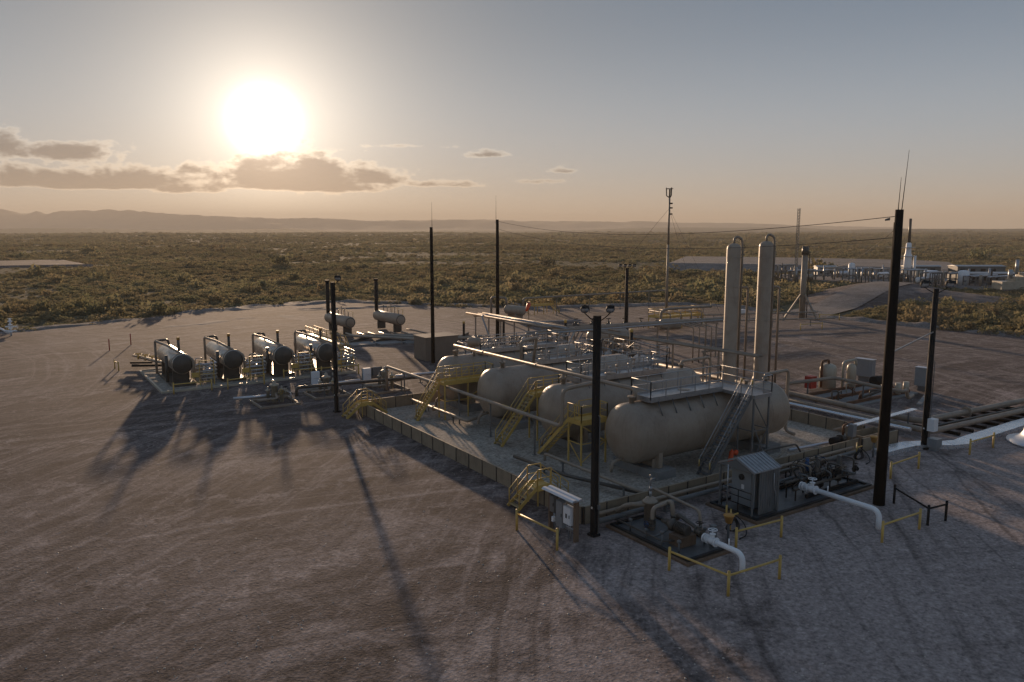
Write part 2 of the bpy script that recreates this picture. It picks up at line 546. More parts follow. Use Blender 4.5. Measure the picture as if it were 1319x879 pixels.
    def build(self, name, m, parent=None, org=(0, 0, 0)):
        """org: world point that the object's own origin takes (vertices are given in site coordinates)"""
        me = bpy.data.meshes.new(name)
        o0 = Vector(org)
        me.from_pydata([tuple(Vector(p) - o0) for p in self.v], [], self.f)
        me.polygons.foreach_set('use_smooth', self.s)
        me.materials.append(M[m] if isinstance(m, str) else m)
        me.update()
        o = bpy.data.objects.new(name, me)
        C.objects.link(o)
        if parent is not None:
            o.parent = parent
            base = parent if parent.type == 'EMPTY' else parent
            # parents sit unrotated: a child's offset is the difference of the two origins
            o.location = o0 - Vector(parent['_o']) if '_o' in parent.keys() else o0
        else:
            o.location = o0
        o['_o'] = tuple(o0)
        return o


def tag(o, label=None, cat=None, group=None, kind=None):
    if label:
        o['label'] = label
    if cat:
        o['category'] = cat
    if group:
        o['group'] = group
    if kind:
        o['kind'] = kind
    return o


def thing(name, label, cat, loc=(0, 0, 0), group=None):
    o = bpy.data.objects.new(name, None)
    C.objects.link(o)
    o.location = loc
    o.empty_display_size = 0.3
    o['_o'] = tuple(loc)
    return tag(o, label, cat, group)


def part(mb, name, m, parent):
    """a part (or sub-part) given in site coordinates; its origin is its parent's"""
    return mb.build(name, m, parent, Vector(parent['_o']))


def one(mb, name, m, label, cat, loc, group=None):
    """a thing that is a single mesh"""
    return tag(mb.build(name, m, None, loc), label, cat, group)


def copy_tree(o, parent=None):
    c = o.copy()
    C.objects.link(c)
    if parent is not None:
        c.parent = parent
    for ch in list(o.children):
        copy_tree(ch, c)
    return c

# ---------------------------------------------------------------- terrain
def polar(deg, dist, z=0.0):
    """point at a bearing (degrees right of the camera heading) and distance from the viewpoint"""
    a = R(HEAD + deg)
    return Vector((CAM.x + math.sin(a) * dist, CAM.y + math.cos(a) * dist, z))


def bearing(u):
    """bearing of a column of the photograph"""
    return math.degrees(math.atan((u - 659.5) / 1010.0))


def vnoise(x, y, seed=0):
    """cheap smooth value noise on numpy arrays"""
    r = np.random.default_rng(seed)
    tab = r.random((64, 64))
    xi, yi = np.floor(x).astype(int), np.floor(y).astype(int)
    fx, fy = x - xi, y - yi
    fx, fy = fx * fx * (3 - 2 * fx), fy * fy * (3 - 2 * fy)
    a, b = tab[xi % 64, yi % 64], tab[(xi + 1) % 64, yi % 64]
    c, d = tab[xi % 64, (yi + 1) % 64], tab[(xi + 1) % 64, (yi + 1) % 64]
    return (a * (1 - fx) + b * fx) * (1 - fy) + (c * (1 - fx) + d * fx) * fy


def fbm(x, y, seed=0, oct=4):
    s, a = 0, 1.0
    for k in range(oct):
        s = s + a * (vnoise(x * 2 ** k, y * 2 ** k, seed + k) - 0.5)
        a *= 0.5
    return s


def grid_mesh(name, X, Y, Z, m, wrap=False):
    ny, nx = X.shape
    v = np.stack([X.ravel(), Y.ravel(), Z.ravel()], 1)
    j, i = np.meshgrid(np.arange(ny - 1), np.arange(nx if wrap else nx - 1), indexing='ij')
    i2 = (i + 1) % nx
    f = np.stack([j * nx + i, j * nx + i2, (j + 1) * nx + i2, (j + 1) * nx + i], -1).reshape(-1, 4)
    me = bpy.data.meshes.new(name)
    me.from_pydata(v.tolist(), [], f.tolist())
    me.polygons.foreach_set('use_smooth', [True] * len(me.polygons))
    me.materials.append(m)
    me.update()
    o = bpy.data.objects.new(name, me)
    C.objects.link(o)
    o['_o'] = (0, 0, 0)
    return o


HILLS = [  # bearing column, distance, height, half width in degrees, half depth
    (120, 3600, 7.0, 5.0, 350), (250, 3200, 5.5, 4.0, 260), (370, 3400, 8.0, 3.5, 300), (450, 2900, 3.5, 3.0, 260),
    (30, 3800, 6.0, 4.0, 400), (880, 4800, 13.0, 6.0, 420), (1010, 5000, 10.0, 3.0, 350), (1240, 3600, 9.0, 9.0, 500),
    (1330, 2600, 4.0, 6.0, 350), (200, 1500, 2.0, 5.0, 160), (560, 1900, 2.2, 6.0, 180), (700, 900, 1.6, 5.0, 90)]


def land(x, y):
    dx, dy = x - CAM.x, y - CAM.y
    r = np.hypot(dx, dy)
    az = np.degrees(np.arctan2(dx, dy)) - HEAD
    az = (az + 180) % 360 - 180
    z = -0.35 + fbm(x / 260.0, y / 260.0, 3, 4) * np.clip((r - 160) / 900, 0, 1) * 3.2
    for (u, d, h, wa, wd) in HILLS:
        z = z + 1.5 * h * np.exp(-((az - bearing(u)) / wa) ** 2 - ((r - d) / wd) ** 2)
    return z


rr = np.concatenate([[0.5], np.geomspace(40, 11000, 150)])
aa = np.radians(np.concatenate([np.arange(-46, 46, 0.35), np.arange(46, 314, 4.0)]) + HEAD)
RR, AA = np.meshgrid(rr, aa, indexing='ij')
GX, GY = CAM.x + RR * np.sin(AA), CAM.y + RR * np.cos(AA)
tag(grid_mesh('ground', GX, GY, land(GX, GY), M['desert'], wrap=True), kind='structure')

# the gravel pad of the plant: one sheet a little above the desert, with a ragged edge that slopes down
PAD = [(-62, 90), (-24.7, 103), (-11.3, 107.5), (-2.3, 114.5), (6, 118), (15.7, 123), (32.8, 126), (42.7, 111), (50, 99), (62, 91),
       (82, 86.5), (92, 78.5), (92, 59.7), (92, 44), (92.5, 31), (95, 12), (99, -30), (104, -110), (-150, -120), (-175, 20), (-110, 85)]


def ragged(poly, step, amp, seed):
    r = random.Random(seed)
    out = []
    for k in range(len(poly)):
        a, b = Vector(poly[k]), Vector(poly[(k + 1) % len(poly)])
        n = max(1, int((b - a).length / step))
        nrm = Vector((b.y - a.y, a.x - b.x)).normalized()
        for i in range(n):
            p = a.lerp(b, i / n) + nrm * (r.uniform(-1, 1) * amp)
            out.append((p.x, p.y))
    return out


def sheet(name, poly, z, m, skirt=0.6, drop=0.5):
    import bmesh
    bm = bmesh.new()
    top = [bm.verts.new((x, y, z)) for x, y in poly]
    bm.faces.new(top)
    cx, cy = sum(p[0] for p in poly) / len(poly), sum(p[1] for p in poly) / len(poly)
    low = []
    for x, y in poly:
        d = Vector((x - cx, y - cy)).normalized() * skirt
        low.append(bm.verts.new((x + d.x, y + d.y, z - drop)))
    n = len(poly)
    for i in range(n):
        bm.faces.new((top[i], low[i], low[(i + 1) % n], top[(i + 1) % n]))
    bmesh.ops.triangulate(bm, faces=[f for f in bm.faces if len(f.verts) > 4])
    bmesh.ops.recalc_face_normals(bm, faces=bm.faces)
    me = bpy.data.meshes.new(name)
    bm.to_mesh(me)
    bm.free()
    me.materials.append(m)
    o = bpy.data.objects.new(name, me)
    C.objects.link(o)
    o['_o'] = (0, 0, 0)
    return tag(o, kind='structure')


sheet('gravel_pad', ragged(PAD, 4.0, 0.7, 5), 0.0, M['pad'], 1.4, 0.7)
sheet('containment_floor', [(-0.4, 0.2), (26.8, 0.2), (26.8, 29.4), (-0.4, 29.4)], 0.03, M['bund'], 0.0, 0.02)


def pile(name, c0, c1, width, height, seed, m='pale_dirt', na=60, nw=14):
    """a long low windrow of dirt from c0 to c1"""
    a, b = Vector(c0), Vector(c1)
    d = (b - a)
    L = d.length
    d.normalize()
    nrm = Vector((-d.y, d.x))
    s, w = np.meshgrid(np.linspace(0, 1, na), np.linspace(-1, 1, nw), indexing='ij')
    X = a.x + d.x * L * s + nrm.x * w * width
    Y = a.y + d.y * L * s + nrm.y * w * width
    X = X + fbm(s * 12, w * 0 + 1.5, seed + 9, 3) * width * 0.5 * abs(nrm.x)
    Y = Y + fbm(s * 12, w * 0 + 1.5, seed + 9, 3) * width * 0.5 * abs(nrm.y)
    env = np.clip(1 - w ** 2, 0, 1) * np.clip(np.sin(np.pi * s) * 4, 0, 1)
    Z = height * env * (0.75 + 1.1 * fbm(s * L / 5.0, w * width / 2.0, seed, 4)) - 0.12
    return tag(grid_mesh(name, X, Y, Z, M[m]), kind='structure')


pile('dirt_berm', (2, 118), (34, 126), 4.5, 0.5, 1)
pile('dirt_berm', (20, 112), (44, 108), 3.0, 0.35, 2)
pile('dirt_berm', (33, 126), (64, 90), 3.0, 0.5, 3)
pile('dirt_berm', (62, 91.5), (93, 79), 2.2, 0.6, 4)
pile('dirt_berm', (92.5, 79), (93.5, 30), 1.8, 0.7, 5)
pile('dirt_berm', (94, 30), (100, -30), 1.8, 0.7, 6)
pile('dirt_berm', (-60, 91), (-4, 113), 2.0, 0.4, 7)
pile('dirt_berm', (-10, 96), (20, 104), 5.0, 0.15, 8)

# bare ground far left, graded ground far right and the ramp beyond the pad
sheet('bare_ground', ragged([(-60, 352), (-20, 336), (6, 332), (2, 392), (-60, 402)], 9, 2, 8), 0.35, M['pad'], 6, 1.6)


def mound_z(x, y):
    # a ramp climbing from the pad to a low flat-topped heap
    ax, ay, bx, by = 100.0, 58.0, 152.0, 74.0
    L2 = (bx - ax) ** 2 + (by - ay) ** 2
    s = np.clip(((x - ax) * (bx - ax) + (y - ay) * (by - ay)) / L2, 0, 1)
    d = np.hypot(x - (ax + s * (bx - ax)), y - (ay + s * (by - ay)))
    up = np.clip(s * 1.25, 0, 1)
    up = up * up * (3 - 2 * up)
    side = 1 / (1 + (d / (4.5 + 7 * up)) ** 4)
    heap = np.exp(-((x - 146) / 15) ** 2 - ((y - 60) / 13) ** 2) * 2.2
    return np.maximum(up * 2.7 * side, heap * (0.95 + 0.3 * fbm(x / 7, y / 7, 31, 3))) - 0.55


def mound():
    x, y = np.meshgrid(np.linspace(96, 185, 90), np.linspace(28, 104, 80), indexing='ij')
    tag(grid_mesh('dirt_mound', x, y, mound_z(x, y) + 0.12 * fbm(x / 3, y / 3, 12, 2) - 0.05, M['pad']), kind='structure')  # dark gravel colour stands in for the mound's shaded slopes
    s, w = np.meshgrid(np.linspace(-0.12, 1.05, 60), np.linspace(-4.2, 4.2, 9), indexing='ij')
    ax, ay, bx, by = 100.0, 58.0, 152.0, 74.0
    L = math.hypot(bx - ax, by - ay)
    X = ax + (bx - ax) * s - (by - ay) / L * w
    Y = ay + (by - ay) * s + (bx - ax) / L * w
    tag(grid_mesh('dirt_road', X, Y, np.maximum(mound_z(X, Y), -0.25) + 0.13, M['pale_dirt']), kind='structure')  # road strip coloured paler, standing in for the sunlit flat top


mound()


def terrace():
    """the raised graded ground behind the far plant: flat pale top, sloping grey front"""
    a, b, d = polar(bearing(855), 292), polar(bearing(1195), 330), polar(bearing(1262), 282)
    pts = [polar(bearing(u), r) for u, r in ((858, 290), (960, 287), (1080, 283), (1180, 280), (1255, 268))]
    back = [polar(bearing(u), r) for u, r in ((885, 372), (985, 372), (1090, 366), (1185, 360), (1225, 346))]
    v, f = [], []
    n = len(pts)
    for p in pts:
        v.append((p.x, p.y, -0.6))
    for p, q in zip(pts, back):
        t = p.lerp(q, 0.16)
        v.append((t.x, t.y, 1.9))
    for p in back:
        v.append((p.x, p.y, 2.0))
    for p in back:
        v.append((p.x + 10, p.y + 14, -1.0))
    for r0 in range(3):
        for i in range(n - 1):
            f.append((r0 * n + i, r0 * n + i + 1, (r0 + 1) * n + i + 1, (r0 + 1) * n + i))
    f.append((0, n, 2 * n, 3 * n))
    f.append((n - 1, 4 * n - 1, 3 * n - 1, 2 * n - 1))
    mb = MB()
    mb.add(v, f)
    o = mb.build('graded_terrace', 'pale_dirt')
    tag(o, kind='structure')


terrace()
sheet('plant_yard', [tuple(polar(bearing(u), r)[:2]) for u, r in ((985, 262), (1120, 262), (1330, 262), (1420, 256), (1420, 224), (1200, 228), (1000, 240))], 0.5, M['pale_dirt'], 4, 1.6)


def mountains(name, prof, dist, depth, seed, rough):
    us = np.linspace(-400, 1700, 520)
    pu = np.array([p[0] for p in prof])
    ph = np.array([p[1] for p in prof])
    ht = np.interp(us, pu, ph)                       # rows above the row of the true horizon (294)
    H = 15 + dist * ht / 1010.0
    w = np.linspace(-1, 1, 15)
    az = np.radians(HEAD + np.degrees(np.arctan((us - 659.5) / 1010.0)))
    A, W = np.meshgrid(az, w, indexing='ij')
    rad = (dist + W * depth) / np.cos(A - R(HEAD))
    X, Y = CAM.x + np.sin(A) * rad, CAM.y + np.cos(A) * rad
    prof_w = np.where(W < 0, np.clip(1 + W, 0, 1) ** 1.3, np.clip(1 - W, 0, 1))
    n = fbm(X / (depth * 0.5), Y / (depth * 0.5), seed, 5)
    hh = np.maximum(H[:, None], 0)
    jag = fbm(us[:, None] / 14.0, us[:, None] * 0 + 0.5, seed + 20, 3) * rough
    Z = np.where(W == 0, hh * (1 + jag), prof_w * hh * (1 + 0.9 * n * (1 - np.abs(W) * 0.3))) - 4
    Z = np.minimum(Z, hh * (1 + jag) - 3)
    tag(grid_mesh(name, X, Y, Z, M['rock']), kind='structure')


mountains('mountains', [(-400, 22), (-100, 24), (0, 25.1), (20, 21), (40, 19), (52, 22.5), (62, 19), (80, 23), (95, 22), (140, 24), (187, 22), (221, 19), (297, 15.3),
                        (352, 13), (425, 13), (467, 10), (540, 10.5), (620, 11.5), (672, 9.5), (736, 10), (800, 7.7), (815, 9.5), (878, 7.2), (960, 7),
                        (1027, 4), (1155, 1.5), (1205, -3), (1300, -9), (1700, -12)], 7200, 900, 41, 0.10)
mountains('far_hills', [(-400, -2), (0, -1.5), (120, -4), (300, -2.5), (420, -5), (560, -6), (700, -5), (800, -2), (870, -1), (960, -1.5), (1020, -4),
                        (1100, -8), (1700, -12)], 5900, 350, 57, 0.12)

mountains('low_ridges', [(-400, -3), (50, -3.6), (150, -2.0), (220, -3.1), (300, -2.3), (420, -3.4), (480, -4.6), (620, -4.4), (700, -4), (760, -2.6), (870, -1.6),
                         (960, -2.0), (1040, -3.2), (1180, -3.4), (1319, -3.0), (1700, -4)], 3900, 420, 71, 0.25)
bpy.data.objects['low_ridges'].data.materials[0] = M['desert']

# ---------------------------------------------------------------- scrub
def bush_mesh(name, seed, leaves=150, wid=1.0, hgt=0.75):
    r = random.Random(seed)
    mb = MB()
    clumps = [(r.uniform(-0.55, 0.55) * wid, r.uniform(-0.55, 0.55) * wid, r.uniform(0.25, 0.65) * hgt, r.uniform(0.28, 0.5)) for _ in range(7)]
    for _ in range(leaves):
        cx, cy, cz, cr = r.choice(clumps)
        d = Vector((r.gauss(0, 1), r.gauss(0, 1), r.gauss(0, 0.8))).normalized() * cr * r.uniform(0.55, 1.0)
        p = Vector((cx, cy, max(0.08, cz))) + d
        p.z = max(0.03, p.z)
        s = r.uniform(0.10, 0.20)
        a = Vector((r.gauss(0, 1), r.gauss(0, 1), r.gauss(0, 1))).normalized()
        b = a.cross(Vector((r.gauss(0, 1), r.gauss(0, 1), r.gauss(0, 1)))).normalized()
        mb.add([p + a * s, p - a * s * 0.4 + b * s * 0.6, p - a * s * 0.5 - b * s * 0.6], [(0, 1, 2)])
    me = bpy.data.meshes.new(name)
    me.from_pydata(mb.v, [], mb.f)
    me.materials.append(M['leaf'])
    return me


def stem_mesh(seed):
    r = random.Random(seed)
    mb = MB()
    for k in range(6):
        a = r.uniform(0, 6.28)
        d = r.uniform(0.2, 0.55)
        mb.cyl((0, 0, -0.1), (math.cos(a) * d, math.sin(a) * d, r.uniform(0.3, 0.6)), 0.03, 0.012, 4)
    me = bpy.data.meshes.new('stems')
    me.from_pydata(mb.v, [], mb.f)
    me.materials.append(M['twig'])
    return me


bushes = [bush_mesh('shrub_leaves', 100 + k) for k in range(4)]
stems = [stem_mesh(200 + k) for k in range(2)]


def inside(p, poly):
    x, y = p
    c = False
    n = len(poly)
    for i in range(n):
        x0, y0 = poly[i]
        x1, y1 = poly[(i + 1) % n]
        if (y0 > y) != (y1 > y) and x < (x1 - x0) * (y - y0) / (y1 - y0) + x0:
            c = not c
    return c


KEEP = [PAD, [(93, 50), (128, 58), (150, 50), (160, 62), (164, 82), (145, 84), (95, 66)],
        [(-60, 350), (-20, 334), (8, 330), (4, 394), (-60, 404)],
        [tuple(polar(bearing(u), r)[:2]) for u, r in ((855, 286), (1080, 279), (1258, 264), (1225, 350), (1090, 370), (880, 375))],
        [tuple(polar(bearing(u), r)[:2]) for u, r in ((985, 264), (1330, 266), (1420, 258), (1420, 223), (1200, 227), (1000, 239))]]


def scatter():
    r = np.random.default_rng(11)
    n = 270000
    rad = np.exp(r.uniform(np.log(85), np.log(2600), n))
    az = r.uniform(-42, 42, n)
    A = np.radians(HEAD + az)
    x, y = CAM.x + np.sin(A) * rad, CAM.y + np.cos(A) * rad
    patch = fbm(x / 45.0, y / 45.0, 77, 4)
    keep = r.random(n) < np.clip(0.66 + patch * 1.6, 0.05, 1.0)
    x, y, rad = x[keep], y[keep], rad[keep]
    ok = np.ones(len(x), bool)
    for poly in KEEP:
        px = np.array(poly)
        c = np.zeros(len(x), bool)
        for i in range(len(px)):
            x0, y0 = px[i]
            x1, y1 = px[(i + 1) % len(px)]
            hit = ((y0 > y) != (y1 > y)) & (x < (x1 - x0) * (y - y0) / ((y1 - y0) or 1e-9) + x0)
            c ^= hit
        ok &= ~c
    x, y, rad = x[ok], y[ok], rad[ok]
    z = land(x, y) - 0.06
    size = r.lognormal(0.0, 0.45, len(x)) * (0.56 + np.clip(rad / 900.0, 0, 1.7))
    return x, y, z, size, rad, r.uniform(0, 6.28, len(x))


def build_scrub():
    x, y, z, size, rad, rot = scatter()
    order = np.argsort(rad / size)
    near = order[:280]
    rest = order[280:]
    for k, i in enumerate(near):
        root = bpy.data.objects.new('desert_shrub', None)
        C.objects.link(root)
        root.empty_display_size = 0.3
        root.location = (x[i], y[i], z[i])
        root.rotation_euler = (0, 0, rot[i])
        s = float(size[i]) * 1.05
        root.scale = (s, s, s * (0.8 + 0.4 * (k % 5) / 4))
        tag(root, 'low dusty green and brown desert shrub at the edge of the gravel pad', 'shrub', 'desert shrubs along the edge of the gravel pad')
        for nm, me in (('foliage', bushes[k % 4]), ('stem', stems[k % 2])):
            o = bpy.data.objects.new(nm, me)
            C.objects.link(o)
            o.parent = root
    # the rest of the scrub plain: countless bushes, one object
    me = bpy.data.meshes.new('scrub')
    n = len(rest)
    me.from_pydata(np.stack([x[rest], y[rest], z[rest]], 1).tolist(), [], [])
    for nm, val in (('size', size[rest]), ('turn', rot[rest])):
        at = me.attributes.new(nm, 'FLOAT', 'POINT')
        at.data.foreach_set('value', val.astype(np.float32))
    me.materials.append(M['leaf'])
    o = bpy.data.objects.new('scrub', me)
    C.objects.link(o)
    tag(o, 'dusty green and brown scrub covering the desert plain', 'scrub', kind='stuff')
    ng = bpy.data.node_groups.new('scrub_instances', 'GeometryNodeTree')
    ng.interface.new_socket('Geometry', in_out='INPUT', socket_type='NodeSocketGeometry')
    ng.interface.new_socket('Geometry', in_out='OUTPUT', socket_type='NodeSocketGeometry')
    gi, go = ng.nodes.new('NodeGroupInput'), ng.nodes.new('NodeGroupOutput')
    m2p = ng.nodes.new('GeometryNodeMeshToPoints')
    ng.links.new(gi.outputs[0], m2p.inputs[0])
    join = ng.nodes.new('GeometryNodeGeometryToInstance')
    for k in range(4):
        src = bpy.data.objects.new('shrub_source', bushes[k])
        oi = ng.nodes.new('GeometryNodeObjectInfo')
        oi.inputs['Object'].default_value = src
        oi.inputs['As Instance'].default_value = True
        ng.links.new(oi.outputs['Geometry'], join.inputs[0])
    iop = ng.nodes.new('GeometryNodeInstanceOnPoints')
    iop.inputs['Pick Instance'].default_value = True
    ng.links.new(m2p.outputs[0], iop.inputs['Points'])
    ng.links.new(join.outputs[0], iop.inputs['Instance'])
    asz = ng.nodes.new('GeometryNodeInputNamedAttribute')
    asz.data_type = 'FLOAT'
    asz.inputs['Name'].default_value = 'size'
    atn = ng.nodes.new('GeometryNodeInputNamedAttribute')
    atn.data_type = 'FLOAT'
    atn.inputs['Name'].default_value = 'turn'
    cx = ng.nodes.new('ShaderNodeCombineXYZ')
    ng.links.new(atn.outputs[0], cx.inputs[2])
    ng.links.new(cx.outputs[0], iop.inputs['Rotation'])
    sc3 = ng.nodes.new('ShaderNodeCombineXYZ')
    flat = ng.nodes.new('ShaderNodeMath')
    flat.operation = 'MULTIPLY'
    flat.inputs[1].default_value = 0.72
    ng.links.new(asz.outputs[0], flat.inputs[0])
    ng.links.new(asz.outputs[0], sc3.inputs[0])
    ng.links.new(asz.outputs[0], sc3.inputs[1])
    ng.links.new(flat.outputs[0], sc3.inputs[2])
    ng.links.new(sc3.outputs[0], iop.inputs['Scale'])
    idx = ng.nodes.new('FunctionNodeRandomValue')
    idx.data_type = 'INT'
    for s in idx.inputs:
        if s.name == 'Max' and s.type == 'INT':
            s.default_value = 3
        if s.name == 'Min' and s.type == 'INT':
            s.default_value = 0
    iout = [s for s in idx.outputs if s.type == 'INT'][0]
    ng.links.new(iout, iop.inputs['Instance Index'])
    ng.links.new(iop.outputs[0], go.inputs[0])
    md = o.modifiers.new('scrub_instances', 'NODES')
    md.node_group = ng


build_scrub()


def pebbles():
    """loose pale stones lying on the gravel"""
    r = np.random.default_rng(5)
    n = 9500
    rad = np.exp(r.uniform(np.log(24), np.log(95), n))
    A = np.radians(HEAD + r.uniform(-38, 38, n))
    x, y = CAM.x + np.sin(A) * rad, CAM.y + np.cos(A) * rad
    ok = ~((x > -1) & (x < 27) & (y > -6) & (y < 30))
    x, y = x[ok], y[ok]
    mb_v, mb_f = [], []
    base = np.array([(1, 0, 0), (0, 1, 0), (-1, 0, 0), (0, -1, 0), (0, 0, 1)], float)
    fc = [(0, 1, 4), (1, 2, 4), (2, 3, 4), (3, 0, 4)]
    for k in range(len(x)):
        s = 0.012 + 0.045 * r.random() ** 6
        b = base * (s * r.uniform(0.7, 1.3, (5, 3)))
        a = r.uniform(0, 6.28)
        ca, sa = math.cos(a), math.sin(a)
        q = len(mb_v)
        for p in b:
            mb_v.append((x[k] + p[0] * ca - p[1] * sa, y[k] + p[0] * sa + p[1] * ca, p[2] * 0.4))
        mb_f += [(i + q, j + q, l + q) for i, j, l in fc]
    me = bpy.data.meshes.new('loose_stones')
    me.from_pydata(mb_v, [], mb_f)
    me.materials.append(paint('pale_stone', (0.58, 0.50, 0.42), (0.30, 0.25, 0.21), 0.7, scale=0.8, grime=0.5))
    o = bpy.data.objects.new('loose_stones', me)
    C.objects.link(o)
    tag(o, 'loose pale stones scattered over the gravel pad', 'stones', kind='stuff')


pebbles()

# ---------------------------------------------------------------- the air
def haze():
    mb = MB()
    mb.box(CAM.x - 11500, CAM.x + 11500, CAM.y - 11500, CAM.y + 11500, -14, 215)
    m = bpy.data.materials.new('haze_air')
    m.use_nodes = True
    t = NT(m.node_tree)
    t.n.clear()
    out = t.node('ShaderNodeOutputMaterial')
    v = t.node('ShaderNodeVolumePrincipled')
    v.inputs['Color'].default_value = (0.72, 0.68, 0.62, 1)
    v.inputs['Density'].default_value = HAZE
    v.inputs['Anisotropy'].default_value = 0.14
    t.l.new(v.outputs[0], out.inputs['Volume'])
    o = mb.build('haze', m)
    tag(o, kind='stuff')


HAZE = 1.7e-4
haze()

# ---------------------------------------------------------------- builders of recurring things
def guard(pts, label, h=1.05, r=0.065, m='yellow', rail_r=0.05, sub='pipe_guard', group='yellow pipe guards standing on the gravel'):
    """a barrier of round posts with one pipe rail below their tops"""
    t = thing(sub, label, 'barrier', (pts[0][0], pts[0][1], 0), group)
    for x, y in pts:
        p = MB().cyl((x, y, -0.1), (x, y, h), r, n=10)
        p.lathe((x, y, h), (0, 0, 1), [(r, 0), (r * 0.8, r * 0.5), (0.002, r * 0.75)], 10)
        part(p, 'post', m, t)
    for a, b in zip(pts, pts[1:]):
        part(MB().cyl((a[0], a[1], h - 0.16), (b[0], b[1], h - 0.16), rail_r, n=8), 'rail', m, t)
    return t


def floodlight(mb_mat, c, face, t, s=1.0):
    """lamp head: housing with cooling back, visor and glass"""
    d = Vector(face).normalized()
    c = Vector(c)
    side = d.cross(Vector((0, 0, 1))).normalized()
    up = side.cross(d)
    mb = MB()
    prof = [(0.03, -0.20), (0.16, -0.17), (0.24, -0.05), (0.26, 0.10), (0.25, 0.14)]
    mb.lathe(c, d, [(r * s, q * s) for r, q in prof], 12)
    mb.beam(c + up * 0.27 * s + d * 0.05 * s, c + up * 0.27 * s + d * 0.32 * s, 0.44 * s, 0.02 * s)
    h = part(mb, 'floodlight', 'blackmetal', t)
    part(MB().lathe(c, d, [(0.23 * s, 0.145 * s), (0.001, 0.16 * s)], 12), 'lens', 'lens', h)
    part(MB().beam(c - up * 0.30 * s - side * 0.02, c - up * 0.05 * s, 0.05 * s), 'bracket', 'blackmetal', h)


def square_mast(x, y, h, w, label, lamps, group=None, m='blackmetal', name='light_pole', arm=None, box=None, round_=False, arm_dir=(1, 0, 0), lamp_face=(-0.4, -0.6, -0.5), s=1.0):
    t = thing(name, label, 'light pole', (x, y, 0), group)
    if round_:
        part(MB().cyl((x, y, -0.2), (x, y, h), w * 0.62, w * 0.5, 12), 'pole', m, t)
    else:
        part(MB().beam((x, y, -0.2), (x, y, h), w, w), 'pole', m, t)
    part(MB().bx((x, y, 0.06), (w * 1.7, w * 1.7, 0.12)), 'base_plate', m, t)
    part(MB().bx((x - w * 0.55 - 0.012, y, 1.45), (0.02, 0.10, 0.10)), 'pole_tag', 'sign', t)
    part(MB().tube([(x + 0.1, y - w * 0.62 - 0.03, 0.1), (x + 0.1, y - w * 0.62 - 0.03, h * 0.55), (x + 0.05, y - w * 0.55, h * 0.56)], 0.03, 6), 'conduit', 'greysteel', t)
    part(MB().bx((x + 0.1, y - w * 0.62 - 0.05, 1.5), (0.14, 0.10, 0.22)), 'switch_box', 'greysteel', t)
    d = Vector(arm_dir).normalized()
    for k in range(lamps):
        off = (k - (lamps - 1) / 2) * (1.5 * s if lamps < 3 else 0.62)
        if lamps == 1:
            off = 0.45
        p = Vector((x, y, h)) + d * off
        a = MB()
        a.tube([(x, y, h - 0.35), (x + d.x * off * 0.6, y + d.y * off * 0.6, h - 0.1), (p.x, p.y, h + 0.12)], 0.03, 6)
        part(a, 'lamp_arm', 'blackmetal', t)
        floodlight('blackmetal', (p.x, p.y, h + 0.34), lamp_face, t, s)
    return t


def wood_pole(x, y, h, label, whips=(), r0=0.24, r1=0.16, group=None, extra=None):
    t = thing('utility_pole', label, 'utility pole', (x, y, 0), group)
    part(MB().cyl((x, y, -0.3), (x, y, h), r0, r1, 14), 'pole', 'black', t)
    for (dx, dy, z0, hh, lean) in whips:
        part(MB().cyl((x + dx, y + dy, z0), (x + dx + lean, y + dy, z0 + hh), 0.028, 0.010, 5), 'antenna', 'blackmetal', t)
        part(MB().bx((x + dx * 0.6, y + dy * 0.6, z0 + 0.1), (abs(dx) + 0.1, 0.08, 0.08)), 'antenna_bracket', 'galv', t)
    return t


def stair(t, foot, top, width, n, m, rail_h=1.0, tread_m=None, both=True, post_ends=True, rail_m=None, solid=False):
    """stair flight added to thing t: two stringers, separate treads, two handrails"""
    f, p = Vector(foot), Vector(top)
    run = Vector((p.x - f.x, p.y - f.y, 0))
    d = run.normalized()
    s = Vector((-d.y, d.x, 0)) * (width / 2)
    up = Vector((0, 0, rail_h))
    for sg in (-1, 1):
        part(MB().beam(f + s * sg, p + s * sg, 0.045, 0.20), 'stringer', m, t)
        h = MB()
        h.tube([f + s * sg + d * 0.1 + Vector((0, 0, 0.15)), f + s * sg + d * 0.1 + up, p + s * sg + up, p + s * sg + Vector((0, 0, 0.0))], 0.032, 6)
        h.tube([f + s * sg + d * 0.1 + up * 0.55, p + s * sg + up * 0.55], 0.022, 5)
        mid = (f + p) / 2 + s * sg
        h.tube([mid, mid + up], 0.028, 5)
        part(h, 'handrail', rail_m or m, t)
    for k in range(n):
        c = f.lerp(p, (k + 0.7) / n)
        mb = MB()
        mb.bx(c, (0.26, width - 0.07, 0.035), math.atan2(d.y, d.x))
        part(mb, 'tread', tread_m or ('tread' if m == 'yellow' else m), t)


def railing(t, pts, z, m, h=1.05, gap=1.4, toe=True, name='railing'):
    mb = MB()
    pts = [Vector((x, y, z)) for x, y in pts]
    for a, b in zip(pts, pts[1:]):
        n = max(1, int(round((b - a).length / gap)))
        for k in range(n + 1):
            q = a.lerp(b, k / n)
            mb.beam(q, q + Vector((0, 0, h)), 0.05)
        for hh, rr in ((h, 0.032), (h * 0.52, 0.026)):
            mb.cyl(a + Vector((0, 0, hh)), b + Vector((0, 0, hh)), rr, n=6)
        if toe:
            mb.beam(a + Vector((0, 0, 0.07)), b + Vector((0, 0, 0.07)), 0.012, 0.12)
    return part(mb, name, m, t)


